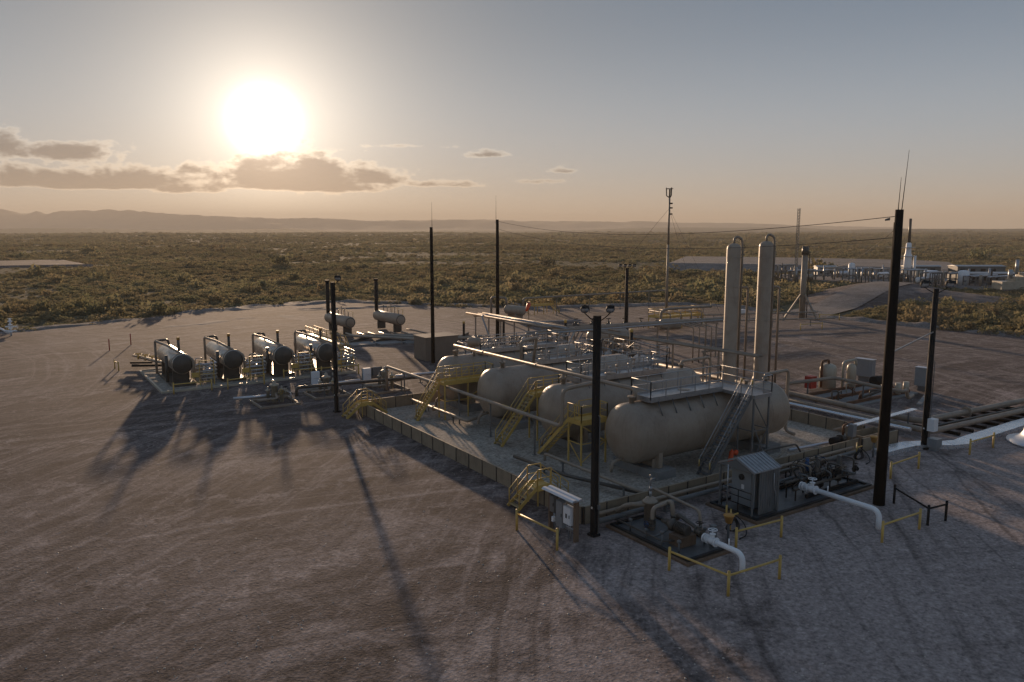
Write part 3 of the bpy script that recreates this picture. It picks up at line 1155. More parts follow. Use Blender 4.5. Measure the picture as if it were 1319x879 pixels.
def deck(t, x0, x1, y0, y1, z, m, slats=0):
    mb = MB()
    mb.box(x0, x1, y0, y1, z - 0.035, z)
    g = part(mb, 'deck', m, t)
    e = MB()
    e.beam((x0, y0, z - 0.09), (x1, y0, z - 0.09), 0.06, 0.22)
    e.beam((x0, y1, z - 0.09), (x1, y1, z - 0.09), 0.06, 0.22)
    e.beam((x0, y0 + 0.032, z - 0.09), (x0, y1 - 0.032, z - 0.09), 0.057, 0.215)
    e.beam((x1, y0 + 0.032, z - 0.09), (x1, y1 - 0.032, z - 0.09), 0.057, 0.215)
    part(e, 'deck_frame', m, t)


def pipe(name, label, m, pts, r, supports=(), bend=0.35, flanges=(), group=None, bands=(), cat='pipe', n=10, sup_m='greysteel'):
    """a pipeline: the run itself, its flange pairs and the stands it lies on"""
    t = thing(name, label, cat, (pts[0][0], pts[0][1], 0), group)
    part(MB().tube(pts, r, n, bend), 'pipe_run', m, t)
    for (c, ax) in flanges:
        f = MB()
        d = Vector(ax).normalized()
        f.cyl(Vector(c) - d * 0.06, Vector(c) - d * 0.008, r * 1.75, n=12)
        f.cyl(Vector(c) + d * 0.008, Vector(c) + d * 0.06, r * 1.75, n=12)
        part(f, 'flange', m, t)
    for (x, y, z) in supports:
        s = MB()
        s.beam((x, y, 0), (x, y, z - r - 0.02), 0.09)
        s.bx((x, y, 0.02), (0.3, 0.3, 0.04))
        s.bx((x, y, z - r - 0.02), (0.24, 0.24, 0.04))
        part(s, 'pipe_stand', sup_m, t)
    for (a, b) in bands:
        part(MB().cyl(a, b, r * 1.03, n=n), 'colour_band', 'yellow', t)
    return t


def wheel(mb, c, ax, rad):
    d = Vector(ax).normalized()
    mb.ring(c, d, rad, rad * 0.10, 12, 5)
    q, a, u = mb.frame(d)
    for v in (a, u):
        mb.cyl(Vector(c) - v * rad, Vector(c) + v * rad, rad * 0.07, n=5)
    return mb


def valve(t, c, ax, r, m, hand=True, wheel_m=None, up=(0, 0, 1), name='valve'):
    """gate valve on a pipe: body, two flanges, bonnet, stem with handwheel"""
    c, d, u = Vector(c), Vector(ax).normalized(), Vector(up)
    b = MB()
    b.lathe(c - d * r * 2.0, d, [(r * 1.9, 0), (r * 1.9, r * 0.4), (r * 1.1, r * 0.45), (r * 1.5, r * 1.4), (r * 1.5, r * 2.6), (r * 1.1, r * 3.55), (r * 1.9, r * 3.6), (r * 1.9, r * 4.0)], 12)
    b.cyl(c, c + u * r * 2.6, r * 0.9, r * 0.7, 10)
    b.cyl(c + u * r * 2.6, c + u * r * 2.9, r * 1.2, n=10)
    o = part(b, name, m, t)
    if hand:
        w = MB()
        w.cyl(c + u * r * 2.9, c + u * r * 4.7, r * 0.22, n=6)
        wheel(w, c + u * r * 4.5, u, r * 1.7)
        part(w, 'handwheel', wheel_m or m, o)
    return o


def vessel(mb, c0, c1, r, head=0.5, n=20):
    """closed shell with ellipsoidal heads between the two head tips"""
    c0, c1 = Vector(c0), Vector(c1)
    L = (c1 - c0).length
    hd = head * r
    k = 6
    prof = [(max(0.001, r * math.sin(a)), hd * (1 - math.cos(a))) for a in [math.pi / 2 * i / k for i in range(k + 1)]]
    prof += [(q, L - t) for q, t in reversed(prof)]
    return mb.lathe(c0, c1 - c0, prof, n)


# ---------------------------------------------------------------- containment wall
def wall_run(p0, p1, n, label, out):
    """low wall of separate tan panels slotted between narrow posts"""
    a, b = Vector((p0[0], p0[1], 0)), Vector((p1[0], p1[1], 0))
    t = thing('containment_wall', label, 'wall', (a.x, a.y, 0))
    L = (b - a).length
    d = (b - a) / L
    rz = math.atan2(d.y, d.x)
    w = L / n
    pm = sm = cm = None
    for k in range(n):
        c = a + d * (w * (k + 0.5))
        if pm is None:
            pm = part(MB().bx((a.x + d.x * w * 0.5, a.y + d.y * w * 0.5, 0.44), (w - 0.07, 0.07, 0.88), rz), 'panel', 'wallpanel', t)
            cm = part(MB().bx((a.x + d.x * w * 0.5, a.y + d.y * w * 0.5, 0.905), (w - 0.01, 0.11, 0.05), rz), 'top_rail', 'wallpanel', t)
        else:
            for src in (pm, cm):
                o = src.copy()
                C.objects.link(o)
                o.location = Vector(src.location) + d * (w * k)
                if src is pm:
                    o.location += Vector((-d.y, d.x, 0)) * rnd.uniform(-0.008, 0.008)
    for k in range(n + 1):
        c = a + d * (w * k)
        if sm is None:
            sm = part(MB().bx((c.x, c.y, 0.46), (0.06, 0.12, 0.94), rz), 'wall_post', 'seam', t)
        else:
            o = sm.copy()
            C.objects.link(o)
            o.location = Vector(sm.location) + d * (w * k)
    return t


wall_run((-0.4, 0.2), (-0.4, 29.5), 18, 'long tan panelled containment wall along the left side of the big tanks', -1)
wall_run((-0.33, 0.15), (23.4, 0.15), 16, 'tan panelled containment wall behind the pump skids and the grey kiosk', -1)
wall_run((26.85, 1.9), (26.85, 29.5), 18, 'low tan panelled containment wall right of the tanks beside the pipe run', 1)
wall_run((-0.3, 29.55), (26.8, 29.55), 17, 'far tan containment wall behind the fourth tank', 1)
wall_run((23.45, -0.1), (27.7, -0.1), 3, 'short tan panelled wall at the sunken box beside the tall dark pole', -1)


# ---------------------------------------------------------------- the four big tanks
def tank(y, x0, x1, label, extras):
    zc, r = 2.62, 1.86
    t = thing('storage_tank', label, 'tank', (x0, y, 0), 'four big horizontal tan tanks in the containment')
    shell = part(vessel(MB(), (x0, y, zc), (x1, y, zc), r, 0.5, 48), 'shell', 'tan', t)
    for k in range(1, 5):       # weld seams round the shell
        xs = x0 + 0.93 + (x1 - x0 - 1.86) * (k - 0.5) / 4
        part(MB().ring((xs, y, zc), (1, 0, 0), r + 0.001, 0.012, 40, 4), 'weld_seam', 'tan', shell)
    for xs in (x0 + 2.25, x1 - 2.6):
        s = MB()
        s.box(xs - 0.16, xs + 0.16, y - 1.5, y + 1.5, 0.56, zc - 1.08)
        for yy in (-1.2, 0, 1.2):
            s.box(xs - 0.42, xs + 0.42, y + yy - 0.03, y + yy + 0.03, 0.56, zc - 1.5)
        part(s, 'saddle', 'tan', t)
        part(MB().box(xs - 0.8, xs + 0.8, y - 2.0, y + 2.0, -0.1, 0.55), 'footing', 'concrete', t)
    for (xs, q, hh) in extras:
        nz = MB()
        nz.lathe((xs, y, zc + r - 0.06), (0, 0, 1), [(q, 0), (q, hh - 0.1), (q * 1.5, hh - 0.1), (q * 1.5, hh)], 14)
        part(nz, 'nozzle', 'tanpipe', t)
    mw = MB()
    mw.lathe((x0 + 5.6, y, zc + r - 0.08), (0, 0, 1), [(0.30, 0), (0.30, 0.30), (0.40, 0.30), (0.40, 0.40), (0.1, 0.44), (0.001, 0.44)], 16)
    part(mw, 'manway', 'tan', t)
    dr = MB().tube([(x0 + 0.35, y - 0.15, zc - 1.45), (x0 - 0.45, y - 0.15, zc - 1.55), (x0 - 0.5, y - 0.15, 0.45)], 0.10, 8, 0.3)
    part(dr, 'drain_pipe', 'tanpipe', t)
    return t


tank(5.0, 6.05, 20.75, 'nearest big horizontal tan tank with the grey stair and railed walkway', [(7.2, 0.16, 0.5), (17.6, 0.12, 0.35), (19.6, 0.14, 0.3)])
tank(12.0, 5.9, 19.9, 'second big tan tank from the front, behind the small yellow platform', [(7.3, 0.16, 0.5), (15.0, 0.12, 0.35), (18.6, 0.14, 0.35)])
tank(19.5, 5.45, 20.0, 'third big tan tank from the front, above the steep yellow stair', [(7.2, 0.16, 0.5), (10.2, 0.12, 0.4), (14.0, 0.14, 0.4)])
tank(26.4, 5.5, 20.2, 'farthest big tan tank, behind the long yellow access platform', [(7.0, 0.16, 0.5), (11.0, 0.12, 0.4), (13.5, 0.14, 0.35)])

# grey walkway and stair of the nearest tank
t = thing('tank_walkway', 'grey galvanised walkway with a steep stair leaning on the nearest tank', 'walkway', (10.5, 2.2, 0))
deck(t, 7.8, 14.1, 4.0, 5.7, 4.78, 'galv')
deck(t, 14.16, 15.8, 1.5, 5.7, 4.70, 'galv')
railing(t, [(14.1, 4.0), (7.8, 4.0), (7.8, 5.7), (15.8, 5.7), (15.8, 1.5), (15.0, 1.5)], 4.76, 'galv', 1.1, 1.3)
stair(t, (10.5, 2.15, 0.03), (14.2, 2.15, 4.65), 0.85, 18, 'greysteel', 0.95, 'greysteel', rail_m='galv')
for (x, y) in ((14.25, 1.6), (15.7, 1.6), (14.25, 2.75), (15.7, 2.75)):
    part(MB().beam((x, y, 0.03), (x, y, 4.56), 0.09), 'leg', 'greysteel', t)
b = MB()
for (p, q) in (((14.25, 1.6, 0.3), (15.7, 1.6, 2.4)), ((15.7, 1.6, 2.4), (14.25, 1.6, 4.4)), ((14.25, 1.6, 2.4), (15.7, 1.6, 2.4)), ((15.7, 1.6, 2.4), (15.7, 2.75, 2.4)), ((15.7, 1.6, 0.3), (15.7, 2.75, 2.4)), ((14.25, 1.6, 2.4), (14.25, 2.75, 2.4))):
    b.beam(p, q, 0.05)
part(b, 'brace', 'greysteel', t)
for k in range(5):
    x = 8.4 + k * 1.2
    part(MB().tube([(x, 4.02, 4.68), (x, 3.55, 3.82)], 0.035, 6), 'bracket', 'greysteel', t)
for sg in (-1, 1):
    part(MB().cyl((10.62, 2.15 + sg * 0.425, 0.55), (10.62, 2.15 + sg * 0.425, 0.98), 0.05, n=8), 'rail_end', 'yellow', t)
    part(MB().cyl((14.2, 2.15 + sg * 0.425, 5.4), (14.2, 2.15 + sg * 0.425, 5.65), 0.05, n=8), 'rail_end', 'yellow', t)

# small yellow platform and stair at the second tank
t = thing('access_platform', 'small yellow access platform with a stair between the first and second tanks', 'platform', (5.5, 8.2, 0))
deck(t, 5.4, 7.5, 7.6, 9.0, 2.92, 'yellow')
railing(t, [(6.3, 9.0), (7.5, 9.0), (7.5, 7.6), (5.4, 7.6), (5.4, 9.0)], 2.92, 'yellow', 1.05, 0.9)
for (x, y) in ((5.45, 7.65), (7.45, 7.65), (7.45, 8.95), (5.45, 8.95)):
    part(MB().beam((x, y, 0.03), (x, y, 2.78), 0.09), 'leg', 'yellow', t)
b = MB()
for (p, q) in (((5.45, 7.65, 0.3), (7.45, 7.65, 1.5)), ((5.45, 7.65, 1.5), (7.45, 7.65, 1.5)), ((7.45, 7.65, 1.5), (5.45, 7.65, 2.7)), ((5.45, 7.65, 0.3), (5.45, 8.95, 1.5)), ((5.45, 7.65, 1.5), (5.45, 8.95, 1.5)), ((7.45, 7.65, 1.5), (7.45, 8.95, 1.5))):
    b.beam(p, q, 0.05)
part(b, 'brace', 'yellow', t)
stair(t, (5.35, 11.7, 0.03), (5.85, 9.1, 2.86), 0.8, 12, 'yellow', 0.95)

# steep yellow stair at the third tank
t = thing('access_stair', 'steep yellow stair climbing between the second and third tanks', 'stair', (3.8, 14.8, 0))
stair(t, (3.75, 14.75, 0.03), (6.6, 14.75, 3.35), 0.9, 14, 'yellow', 1.0)
deck(t, 6.65, 9.4, 14.2, 15.3, 3.38, 'yellow')
railing(t, [(6.65, 14.2), (9.4, 14.2), (9.4, 15.3), (6.65, 15.3)], 3.38, 'yellow', 1.0, 1.2)
for (x, y) in ((6.75, 14.25), (9.3, 14.25), (6.75, 15.25), (9.3, 15.25)):
    part(MB().beam((x, y, 0.03), (x, y, 3.2), 0.09), 'leg', 'yellow', t)

# long yellow platform at the fourth tank
t = thing('access_platform', 'long yellow platform with a sunlit stair in front of the farthest tank', 'platform', (2.6, 24.2, 0))
deck(t, 4.1, 8.6, 23.1, 24.3, 3.0, 'yellow')
railing(t, [(4.1, 23.1), (8.6, 23.1), (8.6, 24.3), (4.1, 24.3)], 3.0, 'yellow', 1.1, 1.1)
b = MB()
for k in range(4):
    xa = 4.2 + k * 1.1
    b.beam((xa, 23.1, 3.05), (xa + 1.0, 23.1, 4.05), 0.04)
part(b, 'railing_brace', 'yellow', t)
for (x, y) in ((4.2, 23.2), (6.3, 23.2), (8.5, 23.2), (4.2, 24.2), (8.5, 24.2)):
    part(MB().beam((x, y, 0.03), (x, y, 2.86), 0.09), 'leg', 'yellow', t)
b = MB()
for (p, q) in (((4.2, 23.2, 1.5), (8.5, 23.2, 1.5)), ((4.2, 23.2, 1.5), (4.2, 24.2, 1.5)), ((8.5, 23.2, 1.5), (8.5, 24.2, 1.5)), ((6.3, 23.2, 1.5), (8.5, 23.2, 2.8))):
    b.beam(p, q, 0.05)
part(b, 'brace', 'yellow', t)
stair(t, (2.3, 24.5, 0.03), (4.05, 24.0, 2.96), 0.9, 13, 'yellow', 1.0)


# grey railed walkways on the other tanks, each with small instrument piping
def top_walk(label, x0, x1, y0, y1, z, seed):
    t = thing('tank_walkway', label, 'walkway', (x0, y0, 0))
    deck(t, x0, x1, y0, y1, z, 'galv')
    railing(t, [(x0, y0), (x1, y0), (x1, y1), (x0, y1), (x0, y0)], z, 'galv', 1.1, 1.2)
    r = random.Random(seed)
    for k in range(6):
        x = x0 + 0.6 + (x1 - x0 - 1.2) * k / 5
        part(MB().tube([(x, y0 + 0.05, z - 0.1), (x, y0 - 0.45, z - 0.95)], 0.035, 6), 'bracket', 'greysteel', t)
    for k in range(9):
        x, y = r.uniform(x0 + 0.3, x1 - 0.3), r.uniform(y0 + 0.3, y1 - 0.3)
        h = r.uniform(0.35, 0.95)
        mb = MB().cyl((x, y, z), (x, y, z + h), 0.03, n=6)
        mb.lathe((x, y, z + h), (0, 0, 1), [(0.05, 0), (0.10, 0.02), (0.10, 0.14), (0.03, 0.2)], 8)
        mb.tube([(x, y, z + h * 0.6), (x + r.uniform(-0.5, 0.5), y, z + h * 0.6), (x + r.uniform(-0.5, 0.5), y, z + 0.05)], 0.02, 5)
        part(mb, 'instrument', r.choice(['galv', 'tanpipe', 'greysteel']), t)
    return t


top_walk('grey railed walkway along the top of the second big tank', 8.2, 16.2, 11.2, 12.8, 4.72, 1)
top_walk('grey railed walkway along the top of the third big tank', 9.6, 16.4, 18.8, 20.2, 4.72, 2)
top_walk('grey railed walkway along the top of the farthest big tank', 9.0, 17.0, 25.7, 27.1, 4.72, 3)

# ---------------------------------------------------------------- poles and wires
square_mast(-0.84, -1.27, 10.9, 0.27, 'dark square light pole at the containment corner beside the electrical rack, two floodlights on top', 2,
            'dark floodlight poles round the site', arm_dir=(0.83, -0.55, 0), s=0.8)
square_mast(-1.91, 30.56, 10.7, 0.29, 'dark square light pole beside the far yellow stile, one floodlight on top', 1, 'dark floodlight poles round the site', arm_dir=(0.83, -0.55, 0))
p = square_mast(27.82, -1.95, 11.0, 0.34, 'dark light pole beside the pale trench cover, with a white box on it', 2, 'dark floodlight poles round the site', arm_dir=(0.83, -0.55, 0), s=1.1, round_=True)
part(MB().box(27.55, 28.1, -2.65, -2.2, 1.35, 2.2), 'junction_box', 'white', p)
part(MB().beam((27.82, -2.25, 1.7), (27.82, -1.9, 1.7), 0.1), 'bracket', 'greysteel', p)
part(MB().box(27.6, 28.3, -2.9, -2.25, 0.25, 0.85).box(27.7, 28.2, -2.8, -2.35, 0.0, 0.25), 'control_box', 'grey', p)
square_mast(46.5, 49.45, 9.7, 0.42, 'dark light pole behind the pipe rack with a bar of lamps on top', 4, 'dark floodlight poles round the site', arm_dir=(0.83, -0.55, 0), s=0.9, round_=True)

wood_pole(15.66, 46.99, 15.1, 'tall dark wooden pole in front of the tan shed, thin whip aerial on top', [(0.1, 0, 14.6, 3.2, 0.0)], 0.23, 0.17, 'tall dark wooden poles')
wood_pole(30.75, 57.25, 16.1, 'tall dark wooden pole right of the orange windsock, joined to the wire', [(-0.2, 0, 15.6, 3.6, 0.0)], 0.27, 0.19, 'tall dark wooden poles')
t = wood_pole(14.97, -6.52, 15.95, 'thickest dark wooden pole, in front at the right, with two leaning whip aerials', [(0.15, 0, 15.4, 3.6, 0.35), (0.05, 0.12, 15.4, 2.2, 0.1)], 0.31, 0.20, 'tall dark wooden poles')
c = MB()
for k in range(5):
    c.lathe((14.97 - 0.27, -6.2, 15.5 - k * 0.02), (-0.4, 0.9, 0), [(0.02, 0.0), (0.05, 0.03 + k * 0.05), (0.02, 0.05 + k * 0.05)], 8)
part(c, 'insulator', 'greysteel', t)
part(MB().cyl((15.15, -6.2, 0.1), (15.1, -6.25, 13.5), 0.035, n=6), 'conduit', 'greysteel', t)
wood_pole(15.6, -6.05, 15.3, 'slimmer dark pole standing close behind the thickest front pole', [], 0.20, 0.15, 'tall dark wooden poles')


def wire(a, b, sag, label):
    a, b = Vector(a), Vector(b)
    pts = []
    for k in range(25):
        s = k / 24
        p = a.lerp(b, s)
        p.z -= sag * 4 * s * (1 - s)
        pts.append(p)
    one(MB().tube(pts, 0.018, 4), 'overhead_wire', 'rubber', label, 'wire', a)


wire((30.75, 57.25, 15.9), (14.97, -6.3, 15.6), 1.3, 'upper thin dark wire sagging between the tall pole by the windsock and the front pole')
wire((30.75, 57.25, 14.9), (14.97, -6.3, 14.5), 1.4, 'lower thin dark wire sagging between the tall pole by the windsock and the front pole')
wire((15.6, -6.05, 15.0), (64, 30, 10.2), 0.5, 'thin dark wire running down from the slim pole towards the far plant')
one(MB().beam((15.0, -6.4, 8.3), (27.8, -2.0, 8.1), 0.07), 'overhead_bar', 'galv', 'thin grey conduit strung between the front pole and the light pole behind it', 'conduit', (15.0, -6.4, 8.3))

# ---------------------------------------------------------------- yellow pipe guards
guard([(-3.62, 1.4), (-3.42, -1.7)], 'yellow guard rail in front of the electrical rack')
guard([(-0.58, -6.17), (-0.29, -9.26), (2.78, -9.41)], 'two-sided yellow guard round the nearest white bent pipe')
guard([(3.67, -6.27), (6.69, -6.49)], 'yellow guard in front of the grey gable kiosk beside the orange bucket')
guard([(10.19, -9.6), (13.32, -9.69)], 'yellow guard beside the foot of the long white pipe')
guard([(19.69, -4.38), (23.06, -4.22)], 'yellow guard right of the thick front pole, by the pump manifold')
guard([(28.91, -4.44), (31.99, -4.48)], 'yellow guard in front of the pale trench cover')
guard([(-11.77, 45.42), (-8.48, 45.29)], 'yellow guard in front of the leftmost heater')
guard([(-7.12, 44.9), (-3.59, 45.4)], 'yellow guard in front of the second heater from the left')
guard([(-1.3, 46.6), (2.4, 46.1), (6.13, 45.43)], 'long yellow guard in front of the third and fourth heaters')
guard([(-14.57, 62.92), (-14.4, 61.15)], 'small yellow guard standing alone left of the heaters', h=0.95)
guard([(74.06, 41.92), (78.3, 41.25)], 'yellow guard in front of the braced flare mast')
guard([(88.0, 48.5), (90.26, 46.4)], 'yellow guard at the scrub edge right of the braced flare mast')
guard([(72.7, 87.36), (77.5, 87.9)], 'yellow guard at the far scrub edge left of the tall flare')
guard([(83.99, 83.63), (87.99, 82.9)], 'yellow guard at the far scrub edge just left of the tall flare base')
guard([(88.0, 72.0), (91.5, 69.3)], 'yellow guard at the far scrub edge behind the tan columns')
guard([(15.79, -6.9), (14.19, -9.64), (15.59, -9.81)], 'black angled guard rail beside the thick front pole', m='blackmetal', sub='black_guard', group=None)

# ---------------------------------------------------------------- stiles over the wall
def stile(x, y, label):
    t = thing('wall_stile', label, 'steps', (x, y, 0), 'yellow stiles over the containment wall')
    z = 1.05
    deck(t, x - 0.45, x + 0.45, y - 0.5, y + 0.5, z, 'yellow')
    railing(t, [(x - 0.45, y + 0.5), (x + 0.45, y + 0.5)], z, 'yellow', 1.0, 0.9, True)
    railing(t, [(x - 0.45, y - 0.5), (x + 0.45, y - 0.5)], z, 'yellow', 1.0, 0.9, True)
    stair(t, (x - 1.75, y, 0.03), (x - 0.47, y, z), 0.96, 5, 'yellow', 0.95)
    stair(t, (x + 1.75, y, 0.05), (x + 0.47, y, z), 0.96, 5, 'yellow', 0.95)
    for sx in (-0.4, 0.4):
        for sy in (-0.45, 0.45):
            part(MB().beam((x + sx, y + sy, 0), (x + sx, y + sy, z - 0.05), 0.06), 'leg', 'yellow', t)


stile(-0.4, 4.0, 'nearer yellow stile stepping over the containment wall behind the electrical rack')
stile(-0.4, 28.3, 'farther yellow stile stepping over the containment wall beside the slim light pole')

# ---------------------------------------------------------------- electrical rack
t = thing('electrical_rack', 'electrical rack with grey and white boxes under a double silver canopy', 'electrical boxes', (-2.1, -0.4, 0))
for y in (-1.42, 0.62):
    part(MB().box(-2.2, -1.95, y - 0.06, y + 0.06, -0.1, 2.05), 'post', 'wood', t)
part(MB().box(-2.01, -1.95, -1.36, 0.56, 0.35, 0.5).box(-2.01, -1.95, -1.36, 0.56, 1.05, 1.2).box(-2.01, -1.95, -1.36, 0.56, 1.75, 1.9), 'back_rail', 'galv', t)
for xx in (-2.33, -1.98):
    c = MB()
    pts = []
    n = 8
    for y in (-1.65, 0.85):
        for k in range(n + 1):
            a = math.pi * k / n
            pts.append((xx + 0.17 * math.cos(a), y, 2.10 + 0.10 * math.sin(a)))
    c.add(pts, [(k, k + 1, n + 2 + k, n + 1 + k) for k in range(n)], True)
    c.add([(xx - 0.17, -1.65, 2.08), (xx + 0.17, -1.65, 2.08), (xx + 0.17, 0.85, 2.08), (xx - 0.17, 0.85, 2.08)], [(0, 1, 2, 3)])
    for y0, rev in ((-1.65, False), (0.85, True)):
        ring = [(xx + 0.17 * math.cos(math.pi * k / n), y0, 2.10 + 0.10 * math.sin(math.pi * k / n)) for k in range(n + 1)]
        c.add(ring, [tuple(range(n + 1)) if rev else tuple(reversed(range(n + 1)))])
    part(c, 'canopy', 'alu', t)
for (y0, y1, z0, z1, dp, m, nm) in ((0.12, 0.5, 1.0, 1.85, 0.22, 'greysteel', 'switch_box'), (-0.55, -0.02, 0.42, 1.75, 0.22, 'grey', 'panel_box'), (-1.28, -0.72, 0.8, 1.68, 0.30, 'white', 'control_box')):
    b = part(MB().box(-2.02 - dp, -2.02, y0, y1, z0, z1), nm, m, t)
    part(MB().box(-2.02 - dp - 0.025, -2.02 - dp - 0.003, y0 + 0.02, y1 - 0.02, z0 + 0.02, z1 - 0.02), 'door', m, b)
    part(MB().box(-2.02 - dp - 0.05, -2.02 - dp - 0.026, y0 + 0.05, y0 + 0.08, (z0 + z1) / 2 - 0.08, (z0 + z1) / 2 + 0.08), 'latch', 'blackmetal', b)
b = MB().box(-2.352, -2.348, -1.03, -0.92, 1.12, 1.34)
part(b, 'warning_label', 'blackmetal', t)
for (y, z) in ((0.3, 1.0), (0.22, 1.0), (-0.9, 0.8), (-1.05, 0.8), (-0.2, 0.42)):
    part(MB().tube([(-2.13, y, z + 0.05), (-2.13, y, 0.0)], 0.025, 6), 'conduit', 'galv', t)
part(MB().box(-2.3, -2.15, 0.15, 0.28, 0.55, 0.8), 'outlet', 'white', t)

# ---------------------------------------------------------------- pump skid in front (near corner)
def curb_pad(name, label, x0, x1, y0, y1, z=0.10, m='pan'):
    """steel drip pan with a dark lip inside a timber frame: returns the thing"""
    t = thing(name, label, 'skid', (x0, y0, 0))
    part(MB().box(x0 + 0.16, x1 - 0.16, y0 + 0.16, y1 - 0.16, 0.0, z), 'drip_pan', m, t)
    w = 0.15
    for (a, b_, c, d) in ((x0, x1, y0, y0 + w), (x0, x1, y1 - w, y1), (x0, x0 + w, y0 + w + .003, y1 - w - .003), (x1 - w, x1, y0 + w + .003, y1 - w - .003)):
        part(MB().box(a, b_, c, d, -0.05, 0.13), 'timber_kerb', 'wood', t)
    w2 = 0.16
    l = MB()
    i0, i1, j0, j1 = x0 + w + .01, x1 - w - .01, y0 + w + .01, y1 - w - .01
    for (a, b_, c, d) in ((i0, i1, j0, j0 + w2), (i0, i1, j1 - w2, j1), (i0, i0 + w2, j0 + w2 + .003, j1 - w2 - .003), (i1 - w2, i1, j0 + w2 + .003, j1 - w2 - .003)):
        l.box(a, b_, c, d, 0.02, 0.22)
    part(l, 'pan_lip', 'rubber', t)
    return t


t = curb_pad('pump_skid', 'dark pump skid with strainer, pump and twisted piping at the near containment corner', 0.35, 3.45, -6.4, -0.75)
part(MB().lathe((2.1, -2.1, 0.12), (0, 0, 1), [(0.30, 0), (0.30, 1.25), (0.38, 1.25), (0.38, 1.35), (0.30, 1.36), (0.24, 1.5), (0.001, 1.55)], 18), 'strainer', 'tanpipe', t)
part(MB().tube([(1.2, -0.6, 0.6), (1.2, -1.4, 1.25), (2.0, -2.1, 1.25)], 0.11, 10, 0.4), 'inlet_pipe', 'tanpipe', t)
v = MB()
v.cyl((2.1, -2.1, 1.6), (2.1, -2.1, 2.0), 0.07, n=8).cyl((2.1, -2.1, 2.0), (2.1, -2.1, 2.2), 0.11, 0.06, 8).tube([(2.1, -2.1, 2.2), (2.1, -2.1, 2.55), (2.25, -2.25, 2.65)], 0.03, 6)
v.ring((2.1, -2.1, 2.72), (1, 0.2, 0), 0.07, 0.015)
part(v, 'relief_valve', 'galv', t)
part(MB().tube([(2.35, -2.3, 1.2), (2.6, -2.9, 1.55), (2.6, -3.1, 1.55), (2.6, -3.3, 0.35)], 0.11, 10, 0.25), 'outlet_pipe', 'tanpipe', t)
part(MB().tube([(1.5, -2.9, 0.3), (1.5, -2.9, 1.45), (2.4, -2.9, 1.5)], 0.10, 10, 0.3), 'bypass_pipe', 'tanpipe', t)
part(MB().tube([(2.95, -1.3, 0.4), (2.95, -1.3, 1.75), (2.95, -4.6, 1.55), (2.95, -4.75, 0.4)], 0.075, 8, 0.25), 'crossover_pipe', 'tanpipe', t)
part(MB().box(1.35, 2.35, -5.0, -4.2, 0.12, 0.62), 'pump_base', 'wood', t)
pm = MB().cyl((1.85, -4.95, 0.85), (1.85, -4.2, 0.85), 0.22, n=14)
for k in range(7):
    pm.cyl((1.85, -4.9 + k * 0.1, 0.85), (1.85, -4.87 + k * 0.1, 0.85), 0.26, n=14)
part(pm, 'motor', 'darkpipe', t)
part(MB().lathe((1.85, -4.15, 0.85), (0, 1, 0), [(0.1, 0), (0.3, 0.08), (0.32, 0.25), (0.2, 0.4), (0.16, 0.55)], 16), 'pump', 'darkpipe', t)
part(MB().tube([(1.85, -3.7, 0.85), (1.85, -3.2, 0.85), (2.5, -3.2, 0.6)], 0.12, 10, 0.3), 'suction_pipe', 'darkpipe', t)
part(MB().tube([(2.1, -4.0, 1.1), (2.1, -4.0, 1.35), (2.2, -5.2, 1.0), (1.95, -6.0, 0.85)], 0.10, 10, 0.3), 'discharge_pipe', 'darkpipe', t)
valve(t, (2.05, -5.45, 0.95), (0.1, 1, 0.1), 0.10, 'darkpipe', True, 'blackmetal')
valve(t, (2.6, -3.25, 0.75), (0, 0, 1), 0.10, 'darkpipe', True, 'blue', (1, 0, 0))
valve(t, (1.5, -2.9, 0.7), (0, 0, 1), 0.09, 'darkpipe', True, 'blue', (-1, 0, 0))
for (x, y, h) in ((0.9, -2.0, 0.6), (0.8, -3.2, 0.5), (1.0, -5.2, 0.55), (2.7, -5.2, 0.8), (2.8, -1.7, 0.7), (0.8, -4.3, 0.75)):
    mb = MB().cyl((x, y, 0.1), (x, y, h), 0.045, n=6)
    mb.lathe((x, y, h), (0, 0, 1), [(0.05, 0), (0.10, 0.02), (0.10, 0.12), (0.03, 0.16)], 8)
    part(mb, 'instrument_stand', 'greysteel', t)
part(MB().box(2.72, 2.98, -5.7, -5.45, 0.15, 1.15), 'filter_can', 'greysteel', t)
part(MB().tube([(0.8, -1.0, 0.4), (0.8, -4.4, 0.4), (1.3, -4.6, 0.4)], 0.05, 7, 0.2), 'drain_line', 'darkpipe', t)
part(MB().tube([(1.0, -1.4, 0.3), (1.0, -3.6, 0.3), (1.8, -3.9, 0.7)], 0.06, 7, 0.2), 'drain_line', 'greysteel', t)


def white_pipe(x, y0, y1, z, r, label, vy):
    t = thing('white_riser_pipe', label, 'pipe', (x, y1, 0), 'white bent pipes with white valves')
    part(MB().tube([(x, y0, z), (x, y1, z), (x, y1, -0.1)], r, 14, 0.55, 8), 'pipe_run', 'white', t)
    f = MB()
    for yy in (y0, y0 - 0.16):
        f.cyl((x, yy, z), (x, yy - 0.06, z), r * 1.7, n=14)
    part(f, 'flange', 'white', t)
    valve(t, (x, vy, z), (0, 1, 0), r * 0.95, 'white', True, 'white')
    part(MB().cyl((x, vy - 0.95, z + r), (x, vy - 0.95, z + r + 0.30), 0.035, n=6), 'vent', 'white', t)


white_pipe(1.95, -5.85, -8.1, 0.85, 0.125, 'short white bent pipe with a white valve leaving the near pump skid', -6.35)
white_pipe(11.7, -3.9, -8.5, 0.95, 0.135, 'long white bent pipe with a white valve leaving the manifold skid', -4.6)

